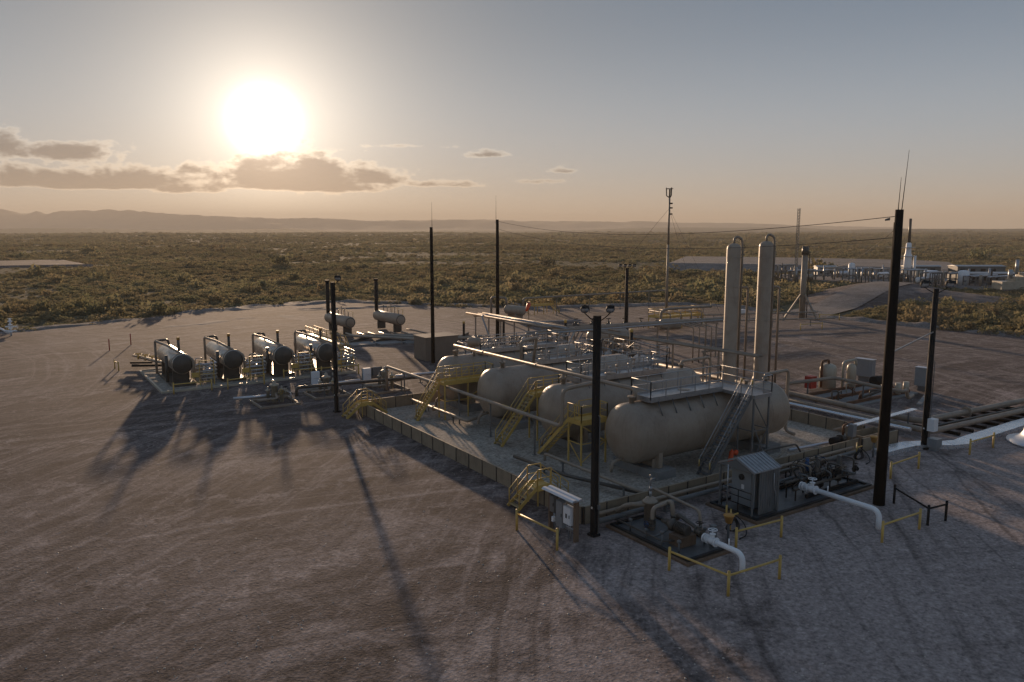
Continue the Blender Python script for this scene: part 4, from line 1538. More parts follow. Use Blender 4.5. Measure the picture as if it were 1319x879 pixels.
# orange buckets upside down on posts, hoses
for (x, y, lab) in ((3.95, -5.55, 'faded orange bucket upside down on a post by the near pump skid'), (23.0, -1.2, 'faded orange bucket upside down on a post behind the thick front pole')):
    t = thing('covered_hydrant', lab, 'bucket', (x, y, 0))
    part(MB().cyl((x, y, -0.1), (x, y, 1.1), 0.06, n=8), 'post', 'greysteel', t)
    part(MB().lathe((x, y, 1.02), (0, 0, 1), [(0.15, 0), (0.24, 0.34), (0.26, 0.35), (0.26, 0.40), (0.001, 0.42)], 16), 'bucket', 'ochre', t)
for (x, y, lab) in ((5.2, -4.6, 'black hose looped on a yellow post by the orange bucket'), (21.6, -0.9, 'black hose looped on a yellow post by the manifold skid')):
    t = thing('hose_stand', lab, 'hose', (x, y, 0))
    part(MB().cyl((x, y, 0), (x, y, 1.15), 0.045, n=8), 'post', 'yellow', t)
    part(MB().beam((x, y, 0.8), (x + 0.5, y - 0.05, 0.85), 0.06), 'arm', 'yellow', t)
    h = MB()
    for k in range(3):
        pts = [(x - 0.1 + 0.04 * k + 0.34 * math.sin(a), y - 0.15 - 0.05 * k + 0.1 * math.sin(a * 2), 0.42 + 0.34 * math.cos(a)) for a in [2 * math.pi * i / 16 for i in range(17)]]
        h.tube(pts, 0.03, 6)
    h.tube([(x + 0.3, y, 0.8), (x + 0.6, y - 0.4, 0.4), (x + 0.2, y - 0.9, 0.05), (x - 0.5, y - 1.0, 0.04)], 0.03, 6, 0.3)
    part(h, 'hose', 'rubber', t)
t = thing('ground_rod', 'slim grey rod with a yellow lower sleeve beside the kiosk', 'post', (6.4, -3.3, 0))
part(MB().cyl((6.4, -3.3, 0.7), (6.4, -3.3, 2.9), 0.035, n=8), 'rod', 'galv', t)
part(MB().cyl((6.4, -3.3, 0), (6.4, -3.3, 0.72), 0.05, n=8), 'sleeve', 'yellow', t)

# ---------------------------------------------------------------- kiosk and manifold skid
t = curb_pad('manifold_pad', 'long steel drip pan in a timber kerb under the kiosk and manifold', 6.95, 17.4, -4.85, -1.35)
t['category'] = 'drip pan'
t = thing('control_kiosk', 'grey gable-roofed metal kiosk with a control cabinet, on the drip pan', 'kiosk', (7.3, -3.1, 0))
x0, x1, y0, y1 = 7.15, 9.35, -4.35, -1.95
ym = (y0 + y1) / 2
for (x, y) in ((x0 + 0.1, y0 + 0.12), (x0 + 0.1, y1 - 0.12), (x1 - 0.1, y0 + 0.12), (x1 - 0.1, y1 - 0.12)):
    part(MB().beam((x, y, 0.1), (x, y, 2.5), 0.08), 'post', 'greysteel', t)
rf = MB()
for sg, ye in ((-1, y0), (1, y1)):
    v = [(x0, ye, 2.50), (x1, ye, 2.50), (x1, ym, 3.02), (x0, ym, 3.02), (x0, ye, 2.56), (x1, ye, 2.56), (x1, ym, 3.08), (x0, ym, 3.08)]
    rf.add(v, [(0, 1, 2, 3), (7, 6, 5, 4), (0, 4, 5, 1), (0, 3, 7, 4), (1, 5, 6, 2)])
roof = part(rf, 'roof', 'galv', t)
for k in range(9):
    x = x0 + 0.06 + (x1 - x0 - 0.12) * k / 8
    s = MB()
    s.beam((x, y0 - 0.01, 2.575), (x, ym, 3.105), 0.05, 0.035)
    s.beam((x, y1 + 0.01, 2.575), (x, ym, 3.105), 0.05, 0.035)
    part(s, 'roof_rib', 'galv', roof)
part(MB().add([(x0 + 0.02, y0 + 0.1, 2.5), (x0 + 0.02, y1 - 0.1, 2.5), (x0 + 0.02, ym, 2.99)], [(0, 2, 1)]).add([(x1 - 0.02, y0 + 0.1, 2.5), (x1 - 0.02, y1 - 0.1, 2.5), (x1 - 0.02, ym, 2.99)], [(0, 1, 2)]), 'gable', 'greysteel', t)
w = MB().box(x0 + 0.55, x1 - 0.05, y0 + 0.06, y0 + 0.10, 0.2, 2.48)
for k in range(8):
    xx = x0 + 0.65 + k * 0.19
    w.box(xx, xx + 0.06, y0 + 0.035, y0 + 0.058, 0.2, 2.48)
part(w, 'side_wall', 'greysteel', t)
part(MB().box(x1 - 0.16, x1 - 0.06, y0 + 0.16, y1 - 0.2, 0.2, 2.48), 'back_wall', 'greysteel', t)
cb = part(MB().box(x0 + 0.75, x0 + 1.35, y0 + 0.5, y1 - 0.35, 0.35, 2.3), 'cabinet', 'grey', t)
part(MB().box(x0 + 0.71, x0 + 0.747, y0 + 0.75, y1 - 0.45, 1.15, 2.2), 'door', 'grey', cb)
part(MB().box(x0 + 0.71, x0 + 0.747, y0 + 0.75, y1 - 0.45, 0.42, 1.1), 'door', 'grey', cb)
part(MB().lathe((x0 + 0.705, ym + 0.15, 1.9), (-1, 0, 0), [(0.16, 0), (0.16, 0.08), (0.1, 0.1), (0.001, 0.1)], 14), 'gauge', 'rubber', cb)
part(MB().box(x0 + 0.700, x0 + 0.707, ym - 0.02, ym + 0.16, 1.25, 1.5), 'notice', 'sign', cb)
part(MB().tube([(x1 - 0.6, y0 + 0.0, 2.3), (x1 - 0.6, y0 - 0.03, 1.5), (x1 - 0.45, y0 - 0.05, 1.2), (x1 - 0.45, y0 - 0.05, 0.2)], 0.03, 6, 0.15), 'conduit', 'galv', t)
r = MB()
for z in (0.55, 0.95, 1.3):
    r.cyl((x0 + 0.3, y0 + 0.25, z), (x0 + 0.3, y1 - 0.1, z), 0.025, n=6)
for y in (y0 + 0.25, ym, y1 - 0.1):
    r.cyl((x0 + 0.3, y, 0.1), (x0 + 0.3, y, 1.3), 0.025, n=6)
part(r, 'guard_bars', 'blackmetal', t)

t = thing('pump_manifold', 'dense dark manifold of pipes, valves and pumps behind the long white pipe', 'pump skid', (12.2, -4.2, 0))
for y in (-3.9, -2.1):
    part(MB().box(12.2, 17.0, y - 0.08, y + 0.08, 0.12, 0.32), 'skid_beam', 'blackmetal', t)
r = random.Random(21)
for (y, z, m) in ((-3.8, 0.75, 'darkpipe'), (-3.2, 0.95, 'darkpipe'), (-2.5, 0.8, 'greysteel'), (-2.0, 1.1, 'darkpipe')):
    part(MB().tube([(11.2, y, z), (12.0, y, z), (16.9, y, z)], 0.085, 9), 'header_pipe', m, t)
    for x in (11.4, 12.9, 14.5, 16.2):
        part(MB().beam((x, y, 0.1), (x, y, z - 0.08), 0.06), 'pipe_stand', 'blackmetal', t)
for k in range(9):
    x = 12.4 + k * 0.54
    y = r.choice((-3.8, -3.2, -2.5, -2.0))
    h = r.uniform(1.0, 1.75)
    part(MB().tube([(x, y, 0.75), (x, y, h), (x + r.uniform(-.2, .4), y + r.uniform(0.5, 0.9) * r.choice((-1, 1)), h), (x + 0.1, -2.9, 0.5)], 0.055, 7, 0.18), 'riser_pipe', r.choice(['darkpipe', 'greysteel', 'tanpipe']), t)
    valve(t, (x + 0.2, y, 0.95), (1, 0, 0), 0.075, r.choice(['darkpipe', 'blackmetal', 'greysteel']), True, r.choice(['blackmetal', 'blue', 'darkpipe']))
for (x, y) in ((14.4, -3.0), (16.0, -3.3)):
    part(MB().lathe((x, y, 0.3), (0, 0, 1), [(0.2, 0), (0.2, 0.9), (0.13, 1.0), (0.13, 1.5), (0.001, 1.52)], 14), 'pump_head', 'darkpipe', t)
part(MB().cyl((14.0, -2.6, 1.0), (14.0, -2.6, 1.8), 0.11, n=12), 'filter', 'blue', t)
part(MB().cyl((13.3, -3.5, 0.5), (14.1, -3.5, 0.5), 0.19, n=14), 'motor', 'blackmetal', t)
part(MB().cyl((15.0, -2.3, 0.55), (15.8, -2.3, 0.55), 0.19, n=14), 'motor', 'darkpipe', t)
for k in range(4):
    a = [(13.2 + k * .5, -2.9 + .9 * math.cos(q), 0.9 + 1.0 * math.sin(q)) for q in [math.pi * i / 10 for i in range(11)]]
    part(MB().tube(a, 0.02, 5), 'cable', 'rubber', t)

# pipes along the front of the wall, behind the skids
pipe('suction_line', 'dull grey pipe low along the front containment wall, nearer of two', 'greysteel', [(-0.2, -0.85, 0.45), (22.0, -0.75, 0.45)], 0.14, [(4.5, -0.82, .45), (9.8, -0.82, .45), (15, -0.8, .45), (20, -.78, .45)])
pipe('suction_line', 'dull grey pipe low along the front containment wall, tight against the panels', 'tanpipe', [(0.2, -0.38, 0.62), (22.0, -0.36, 0.62)], 0.10, [(5.2, -0.38, .62), (11, -0.38, .62), (17, -0.38, .62)])
part_ex = thing('fire_extinguisher', 'bright orange-red covered extinguisher on a stand by the near tank stair', 'extinguisher', (13.1, 2.3, 0))
part(MB().cyl((13.1, 2.3, 0), (13.1, 2.3, 0.35), 0.05, n=6), 'stand', 'greysteel', part_ex)
part(MB().lathe((13.1, 2.3, 0.3), (0.12, -0.05, 1), [(0.16, 0), (0.17, 0.1), (0.15, 0.8), (0.06, 0.95), (0.001, 1.0)], 14), 'cover', 'orange', part_ex)
part(MB().lathe((13.35, 2.15, 0.95), (0.6, 0.1, 0.5), [(0.10, 0), (0.15, 0.06), (0.15, 0.25), (0.05, 0.33), (0.001, 0.34)], 12), 'hood', 'orange', part_ex)
pipe('floor_pipe', 'dark pipe on the containment floor in front of the nearest tank', 'darkpipe', [(2.6, 11.0, 0.4), (3.0, 6.0, 0.4), (4.6, 1.2, 0.4)], 0.11, [(2.85, 8, .4), (3.6, 4.2, .4)])
pipe('floor_pipe', 'pale pipe on stands running along the floor left of the nearest tank', 'tanpipe', [(3.9, 9.4, 0.3), (3.9, 9.4, 0.75), (4.0, 1.2, 0.75), (4.8, 0.6, 0.4)], 0.10, [(3.9, 7.5, .75), (3.95, 4.5, .75), (4, 2.0, .75)])
pipe('floor_pipe', 'low tan pipe with upturned ends on the floor before the farthest tank', 'tanpipe', [(4.1, 29.0, 0.62), (4.3, 19.9, 0.62), (5.9, 20.6, 0.62), (6.2, 20.4, 1.3)], 0.13, [(4.15, 26.5, .62), (4.25, 22.0, .62)], flanges=[((4.2, 25.0, .62), (0, 1, 0))])
pipe('floor_pipe', 'pale pipe lying along the foot of the nearest tank at its right end', 'alu', [(19.0, 2.4, 0.25), (27.0, 1.6, 0.25)], 0.10)
pipe('floor_pipe', 'dark bent pipe over the floor beyond the control kiosk', 'darkpipe', [(13.6, 1.0, 0.3), (14.3, 0.9, 1.3), (17.5, 0.75, 1.3), (18.2, 0.7, 0.4)], 0.06, bend=0.25)
pipe('floor_pipe', 'thin lit pipe close behind the front wall', 'tanpipe', [(8.0, 0.9, 0.55), (15.5, 0.8, 0.55), (16.4, 0.75, 1.0)], 0.06, [(10, 0.88, .55), (13, 0.83, .55)], bend=0.25)

# ---------------------------------------------------------------- overhead lines at the tanks
pipe('liquid_line', 'long tan pipe with a yellow band passing in front of all four tanks', 'tanpipe',
     [(4.4, 34.6, 0.4), (4.4, 34.6, 2.6), (4.6, 8.6, 2.6), (4.6, 8.5, 5.0), (7.0, 8.4, 5.2), (7.3, 8.4, 5.25)], 0.13, [(4.45, 31, 2.6), (4.5, 26.6, 2.6), (4.52, 21.5, 2.6), (4.55, 17, 2.6), (4.58, 11.5, 2.6)], 0.45,
     bands=[((4.56, 15.4, 2.6), (4.565, 14.6, 2.6))])
pipe('vapour_header', 'tan pipe running over the left ends of all four tanks', 'tanpipe', [(7.0, 26.6, 5.3), (7.45, 5.0, 5.3), (7.45, 5.0, 4.6)], 0.125, bend=0.3,
     flanges=[((7.1, 22, 5.3), (0, 1, 0)), ((7.3, 15, 5.3), (0, 1, 0))])
for y in (12.0, 19.5, 26.2):
    x = 7.0 + (26.6 - y) * 0.0208
    one(MB().cyl((x, y, 4.55), (x, y, 5.2), 0.10, n=10).cyl((x, y, 4.85), (x, y, 4.97), 0.2, n=12), 'riser_pipe', 'tanpipe',
        'short riser joining the overhead pipe to the %s tank' % {12.0: 'second', 19.5: 'third', 26.2: 'farthest'}[y], 'pipe', (x, y, 4.55))
pipe('vent_loop', 'tall inverted U pipe rising from the third tank', 'tanpipe', [(7.35, 17.2, 5.2), (7.35, 17.2, 6.75), (9.6, 18.4, 6.75), (9.6, 18.9, 4.5)], 0.12, bend=0.35)
t = thing('relief_drum', 'small round-ended drum on the overhead pipe above the farthest tank', 'drum', (8.4, 25.9, 5.2))
part(vessel(MB(), (8.1, 26.3, 5.55), (8.8, 25.4, 5.6), 0.36), 'shell', 'tanpipe', t)
part(MB().cyl((8.45, 25.85, 4.3), (8.45, 25.85, 5.4), 0.10, n=8), 'neck', 'tanpipe', t)
pipe('downcomer', 'tan pipe dropping at the right end of the nearest tank', 'tanpipe', [(19.6, 5.0, 4.6), (19.6, 5.0, 4.95), (22.6, 5.4, 4.9), (22.6, 5.4, 0.4), (22.6, 4.6, 0.3)], 0.12, bend=0.4)
pipe('downcomer', 'tan pipe dropping at the right end of the second tank', 'tanpipe', [(18.6, 12.0, 4.6), (18.6, 12.0, 4.95), (22.2, 12.4, 4.9), (22.2, 12.4, 0.3)], 0.11, bend=0.4)

# ---------------------------------------------------------------- two columns
def column(x, y, h, label):
    t = thing('process_column', label, 'column', (x, y, 0), 'tall tan process columns')
    part(MB().lathe((x, y, 0), (0, 0, 1), [(1.0, 0), (0.69, 0.9), (0.65, 1.0), (0.65, h - 0.9), (0.62, h - 0.66), (0.46, h - 0.45), (0.2, h - 0.36), (0.001, h - 0.32)], 28), 'shell', 'tan', t)
    part(MB().tube([(x, y, h - 0.4), (x, y, h + 0.1), (x + 0.28, y - 0.1, h + 0.28), (x + 0.74, y - 0.25, h + 0.02), (x + 0.82, y - 0.3, h - 1.0), (x + 0.82, y - 0.3, 0.3)], 0.115, 9, 0.22), 'overhead_pipe', 'tanpipe', t)
    part(MB().tube([(x + 0.5, y, 9.5), (x + 1.75, y - 0.35, 9.5), (x + 1.75, y - 0.35, 0.2)], 0.11, 9, 0.3), 'side_pipe', 'tanpipe', t)
    for z in (3.2, 6.4, 9.6, 12.3):
        part(MB().ring((x, y, z), (0, 0, 1), 0.66, 0.03, 24, 5), 'stiffener', 'tan', t)
        part(MB().beam((x + 0.5, y - 0.2, z), (x + 0.8, y - 0.3, z), 0.06), 'pipe_clip', 'greysteel', t)
    part(MB().bx((x, y, 0.06), (2.3, 2.3, 0.2)), 'plinth', 'concrete', t)
    part(MB().tube([(x + 0.55, y - 0.2, h - 1.4), (x + 1.05, y - 0.35, h - 1.4)], 0.05, 6), 'instrument_tap', 'greysteel', t)


column(32.6, 19.4, 13.95, 'left one of the two tall tan columns behind the nearest tank')
column(35.7, 18.25, 14.15, 'right one of the two tall tan columns behind the nearest tank')

# ---------------------------------------------------------------- pipe racks behind the tanks
def rack(label, along, frames, pipes, loc, posts=2, wid=2.0, zt=4.0):
    """steel goal-post frames carrying parallel pipes; along = 'x' or 'y'"""
    t = thing('pipe_rack', label, 'pipe rack', loc)
    for (c, f) in frames:           # c: centre across, f: position along
        mb = MB()
        for sg in ((-1, 1) if posts == 2 else (0,)):
            x, y = (c + sg * wid / 2, f) if along == 'y' else (f, c + sg * wid / 2)
            mb.beam((x, y, 0), (x, y, zt - 0.15), 0.13)
            mb.bx((x, y, 0.04), (0.4, 0.4, 0.08))
        a, b = ((c - wid / 2 - 0.25, f), (c + wid / 2 + 0.25, f)) if along == 'y' else ((f, c - wid / 2 - 0.25), (f, c + wid / 2 + 0.25))
        mb.beam((a[0], a[1], zt - 0.24), (b[0], b[1], zt - 0.24), 0.14, 0.16)
        part(mb, 'frame', 'tanpipe', t)
    for (pts, r, m) in pipes:
        part(MB().tube(pts, r, 9, 0.35), 'pipe', m, t)
    return t


rack('tan pipe rack running away behind the tanks past the windsock', 'y', [(27.6, 56.0), (27.6, 50.0), (27.6, 44.0), (27.6, 38.0), (29.4, 31), (29.8, 25), (30.2, 19.5)],
     [([(26.4, 58, 4.0), (26.6, 40.2, 4.0), (28.5, 38.5, 4.0), (46.5, 36.2, 4.0)], 0.15, 'tanpipe'),
      ([(27.3, 56.5, 4.0), (27.6, 38.0, 4.0), (29.0, 33.5, 4.0), (30.0, 14.0, 4.0)], 0.12, 'tanpipe'),
      ([(25.6, 50.5, 1.0), (26.0, 53.5, 4.15), (26.9, 53.6, 4.15), (27.0, 34.0, 4.15)], 0.10, 'galv'),
      ([(28.3, 57, 3.98), (28.4, 36.0, 3.98), (29.8, 33.5, 3.98), (30.6, 14.0, 3.98)], 0.13, 'tanpipe'),
      ([(28.0, 55.0, 4.0), (28.1, 45.0, 4.0), (34.0, 43.5, 4.0)], 0.08, 'galv')], (27.6, 56, 0))
rack('long high tan pipe crossing behind the tanks to the columns', 'x', [(34.2, 24.0), (34.0, 31.0), (33.8, 38.0), (33.4, 45.5)],
     [([(20.5, 35.3, 4.35), (48.5, 33.3, 4.35)], 0.19, 'tanpipe'), ([(21.0, 34.5, 4.3), (47.0, 32.6, 4.3)], 0.10, 'galv'),
      ([(24.0, 33.9, 4.3), (24.0, 33.9, 2.0), (24.0, 29.0, 1.9)], 0.10, 'tanpipe')], (34, 34, 0), zt=4.2, wid=1.6)
t = thing('valve_platform', 'grey railed valve deck with dense small piping between the farthest tanks and the racks', 'valve skid', (16, 32, 0))
deck(t, 11.0, 22.0, 30.6, 33.2, 3.4, 'galv')
railing(t, [(11.0, 30.6), (22.0, 30.6), (22.0, 33.2), (11.0, 33.2), (11.0, 30.6)], 3.4, 'galv', 1.1, 1.2)
for x in (11.2, 14.8, 18.4, 21.8):
    for y in (30.7, 33.1):
        part(MB().beam((x, y, 0), (x, y, 3.28), 0.11), 'leg', 'greysteel', t)
r = random.Random(8)
for k in range(16):
    x, y = r.uniform(11.5, 21.5), r.uniform(31, 32.9)
    h = r.uniform(0.6, 1.5)
    part(MB().tube([(x, y, 3.4), (x, y, 3.4 + h), (x + r.uniform(0.4, 1.6), y + r.uniform(-.3, .3), 3.4 + h), (x + r.uniform(0.4, 1.6), y, 3.4)], r.choice((0.04, 0.06, 0.08)), 7, 0.18), 'pipe', r.choice(['tanpipe', 'galv', 'greysteel', 'alu']), t)
for k in range(5):
    valve(t, (12.2 + k * 2.1, 31.8, 4.1), (1, 0, 0), 0.10, r.choice(['tanpipe', 'darkpipe']), True, 'blackmetal')

t = thing('valve_platform', 'grey railed valve deck with upright pipes right of the third and farthest tanks', 'valve skid', (20.8, 20.5, 0))
deck(t, 20.8, 25.8, 20.5, 28.0, 3.2, 'galv')
railing(t, [(20.8, 20.5), (25.8, 20.5), (25.8, 28.0), (20.8, 28.0), (20.8, 20.5)], 3.2, 'galv', 1.1, 1.2)
for x in (20.9, 25.7):
    for y in (20.6, 24.2, 27.9):
        part(MB().beam((x, y, 0), (x, y, 3.08), 0.11), 'leg', 'greysteel', t)
r = random.Random(9)
for k in range(14):
    x, y = r.uniform(21.2, 25.4), r.uniform(20.9, 27.6)
    h = r.uniform(0.6, 1.7)
    part(MB().tube([(x, y, 3.2), (x, y, 3.2 + h), (x + r.uniform(-.3, .3), y + r.uniform(-1.6, 1.6), 3.2 + h), (x, y + r.uniform(-1.4, 1.4), 3.2)], r.choice((0.04, 0.06, 0.09)), 7, 0.18), 'pipe', r.choice(['tanpipe', 'galv', 'greysteel', 'darkpipe']), t)
for k in range(4):
    valve(t, (22.0, 21.4 + k * 1.8, 3.9), (0, 1, 0), 0.11, r.choice(['tanpipe', 'darkpipe']), True, 'blackmetal')
r = random.Random(13)
for k in range(7):
    y = 30.2 + k * 1.15
    pipe('yard_pipe', ['tan pipe on low stands crossing behind the farthest tank, %s from the wall' % w for w in ('first', 'second', 'third', 'fourth', 'fifth', 'sixth', 'seventh')][k], r.choice(['tanpipe', 'galv', 'darkpipe']).replace('galv', 'tanpipe').replace('darkpipe', 'tanpipe'),
         [(8 + r.uniform(0, 4), y, 0.3), (8.5 + r.uniform(3, 4), y, 0.8 + 0.5 * (k % 3)), (20 + r.uniform(0, 6), y - 0.3, 0.8 + 0.5 * (k % 3)), (26.5, y - 0.4, 2.4)], r.uniform(0.08, 0.15), [(14, y - .1, 0.8 + 0.5 * (k % 3))], 0.4, group='low pipes crossing behind the farthest tank')
for (x, y, h, lab) in ((27.41, 60.47, 2.3, 'dark yellow-capped post standing beyond the pipe rack'), (30.0, 54.6, 3.4, 'dark yellow-capped post by the windsock mast'),
                       (28.9, 40.0, 4.4, 'dark yellow-capped post rising behind the second light pole from the wall'), (27.1, 27.0, 4.9, 'dark yellow-capped post just left of the tan columns')):
    t = thing('capped_post', lab, 'post', (x, y, 0), 'dark posts with yellow caps')
    part(MB().cyl((x, y, 0), (x, y, h), 0.16, n=10), 'post', 'blackmetal', t)
    part(MB().cyl((x, y, h), (x, y, h + 0.32), 0.17, n=10), 'cap', 'yellow', t)

t = thing('pipe_bridge', 'low grey pipe bridge with handrails between the valve decks and the tall wooden pole', 'pipe rack', (19, 37, 0))
for k in range(6):
    part(MB().tube([(18.5 + k * 0.2, 35.9 + k * 0.7, 2.2), (26.5, 35.0 + k * 0.7, 2.4), (27.4, 35.0 + k * 0.7, 3.9)], 0.07 + 0.02 * (k % 3), 8, 0.3), 'pipe', ['galv', 'tanpipe', 'heater'][k % 3], t)
for x in (19.0, 21.8, 24.6):
    mb = MB()
    mb.beam((x, 35.4, 0), (x, 35.4, 2.1), 0.12).beam((x, 39.6, 0), (x, 39.6, 2.1), 0.12).beam((x, 35.2, 2.05), (x, 39.8, 2.05), 0.12)
    part(mb, 'frame', 'greysteel', t)
railing(t, [(18.5, 35.0), (26.0, 35.0)], 2.3, 'galv', 1.1, 1.5)
railing(t, [(18.5, 40.0), (26.0, 40.0)], 2.3, 'galv', 1.1, 1.5)

# windsock
t = thing('windsock', 'small orange windsock on a thin mast above the pipe rack', 'windsock', (30.38, 49.43, 0))
part(MB().cyl((30.38, 49.43, 0), (30.38, 49.43, 5.75), 0.05, 0.03, 6), 'mast', 'blackmetal', t)
part(MB().ring((30.3, 49.3, 5.65), (-0.8, -0.6, -0.35), 0.27, 0.025), 'hoop', 'galv', t)
d = Vector((-0.75, -0.55, -0.75)).normalized()
part(MB().lathe((30.3, 49.3, 5.65), d, [(0.27, 0), (0.25, 0.35), (0.21, 0.7), (0.13, 1.15)], 12), 'sock', 'orange', t)

# shed
t = thing('tan_shed', 'flat-roofed tan metal shed behind the farthest tank', 'shed', (15.2, 49.0, 0))
x0, x1, y0, y1 = 15.6, 19.8, 48.6, 51.6
sh = MB().box(x0, x1, y0, y1, 0, 2.6)
for k in range(11):
    xx = x0 + 0.05 + k * (x1 - x0 - 0.2) / 10
    sh.box(xx, xx + 0.10, y0 - 0.03, y0 - 0.002, 0, 2.6)
for k in range(8):
    yy = y0 + 0.05 + k * (y1 - y0 - 0.2) / 7
    sh.box(x0 - 0.03, x0 - 0.002, yy, yy + 0.10, 0, 2.6)
part(sh, 'wall', 'shed', t)
part(MB().box(x0 - 0.1, x1 + 0.1, y0 - 0.1, y1 + 0.1, 2.6, 2.7), 'roof', 'shed', t)

# ---------------------------------------------------------------- pipe way, trench covers and vessel on the right
pipe('ground_pipe', 'fat tan pipe low on the ground right of the containment, turning to the right', 'tanpipe', [(33.0, 32, 0.75), (32.6, 1.0, 0.62), (48.0, -0.2, 0.72)], 0.24, [(32.95, 26, .75), (32.8, 18, .7), (32.7, 10, .66)], 0.9,
     flanges=[((38.5, 0.55, 0.66), (1, -0.08, 0))], n=14)
pipe('ground_pipe', 'second fat tan pipe right of the containment, nearer the wall', 'tanpipe', [(31.3, 30, 0.5), (30.9, -0.7, 0.45), (47.0, -1.6, 0.55)], 0.21, [(31.2, 22, .5), (31.0, 12, .5)], 0.8, n=14)
pipe('ground_pipe', 'thin dark pipe between the two fat ground pipes', 'darkpipe', [(32.1, 28, 0.4), (31.7, 0.2, 0.4), (47.0, -0.8, 0.45)], 0.09, bend=0.6)
for k in range(8):
    x = 33.2 + k * 1.75
    one(MB().bx((x, 0.1 - k * 0.08, 0.11), (0.24, 3.4, 0.2), 0.06), 'timber_sleeper', 'black', 'dark timber sleeper under the fat ground pipes, %s counted from the slim light pole' % ('first', 'second', 'third', 'fourth', 'fifth', 'sixth', 'seventh', 'eighth')[k], 'sleeper', (x, 0, 0.1), 'dark sleepers under the ground pipes')
pipe('cable_tray', 'pale cable tray on low stands along the right containment wall', 'cover', [(28.6, 28.0, 0.75), (29.2, -0.2, 0.75)], 0.14, [(28.7, 24, .75), (28.85, 16, .75), (29, 8, .75), (29.15, 2, .75)])
t = thing('cable_tray', 'pale overhead cable tray crossing the tan pipes by the sunken box', 'cable tray', (25.5, 0.9, 0))
part(MB().beam((24.5, 1.6, 1.25), (33.4, 1.9, 1.3), 0.45, 0.06), 'tray', 'cover', t)
for x in (25.2, 28.4, 32.2):
    part(MB().beam((x, 1.7, 0), (x, 1.7, 1.2), 0.08), 'tray_stand', 'greysteel', t)
pipe('ground_pipe', 'slim pale pipe beside the overhead cable tray', 'tanpipe', [(24.0, 2.5, 0.9), (33.0, 2.7, 0.95)], 0.07, [(26, 2.55, .9), (31, 2.65, .9)])

t = thing('trench_cover', 'pale panelled trench cover curving across the ground at the right', 'trench cover', (23.9, -1.6, 0))
cl = [(23.8, -1.15), (25.5, -1.15), (27.2, -1.3), (28.6, -1.95), (29.6, -2.7), (30.6, -3.05), (32.0, -2.9), (34.0, -2.85), (36.0, -2.8), (38.0, -2.75), (40.0, -2.7), (42.2, -2.75)]
fine = []
for i in range(len(cl) - 1):
    a, b = Vector(cl[i]), Vector(cl[i + 1])
    k = max(1, int((b - a).length / 0.95))
    fine += [a.lerp(b, j / k) for j in range(k)]
fine.append(Vector(cl[-1]))
for i in range(len(fine) - 1):
    a, b = fine[i], fine[i + 1]
    d = (b - a).normalized()
    d0 = (b - fine[i - 1]).normalized() if i else d
    d1 = (fine[i + 2] - a).normalized() if i + 2 < len(fine) else d
    n0, n1 = Vector((-d0.y, d0.x)), Vector((-d1.y, d1.x))
    g = d * 0.008
    h, w = 0.30 + rnd.uniform(-0.006, 0.006), 0.55
    q = [a + n0 * w + g, a - n0 * w + g, b - n1 * w - g, b + n1 * w - g]
    part(MB().prism([(p.x, p.y) for p in q], 0.0, h), 'cover_panel', 'cover', t)
vx, vy = 35.95, -6.15
t = thing('silver_vessel', 'tall silver clad vessel with a flared base at the right edge', 'vessel', (vx, vy, 0))
part(MB().lathe((vx, vy, 0), (0, 0, 1), [(2.4, 0.0), (2.4, 0.2), (2.0, 0.28), (1.66, 0.48), (1.42, 0.8), (1.36, 1.2)], 40), 'skirt', 'alu', t)
part(MB().lathe((vx, vy, 1.2), (0, 0, 1), [(1.32, 0), (1.32, 0.8)], 40), 'band', 'rust', t)
part(MB().lathe((vx, vy, 2.0), (0, 0, 1), [(1.36, 0), (1.36, 0.45), (1.2, 0.68), (0.75, 0.85), (0.001, 0.92)], 40), 'shell', 'alu', t)

# sunken box by the pole
t = thing('valve_box', 'open tan plank box beside the slim light pole', 'box', (24.0, 0.2, 0))
for (a, b_, c, d) in ((24.2, 27.4, 0.3, 0.4), (24.2, 27.4, 1.5, 1.6), (24.2, 24.3, 0.4, 1.5), (27.3, 27.4, 0.4, 1.5)):
    part(MB().box(a, b_, c, d, 0, 0.85), 'side', 'wallpanel', t)
t = thing('pump_set', 'dark motor and pump with a grey cabinet at the right end of the containment wall', 'pump', (22.6, 0.9, 0))
part(MB().box(21.6, 23.6, 0.6, 1.4, 0.03, 0.4), 'base', 'wood', t)
part(MB().cyl((21.7, 1.0, 0.75), (22.5, 1.0, 0.75), 0.27, n=14), 'motor', 'blackmetal', t)
part(MB().cyl((22.55, 1.0, 0.75), (23.2, 1.0, 0.75), 0.34, 0.22, 14), 'pump', 'darkpipe', t)
part(MB().tube([(22.9, 1.0, 1.0), (22.9, 1.0, 1.7), (24.2, 1.1, 1.75)], 0.08, 8, 0.25), 'outlet_pipe', 'rust', t)
part(MB().box(23.35, 23.75, 0.55, 0.95, 0.9, 1.75).beam((23.55, 0.75, 0), (23.55, 0.75, 0.9), 0.08), 'cabinet', 'grey', t)

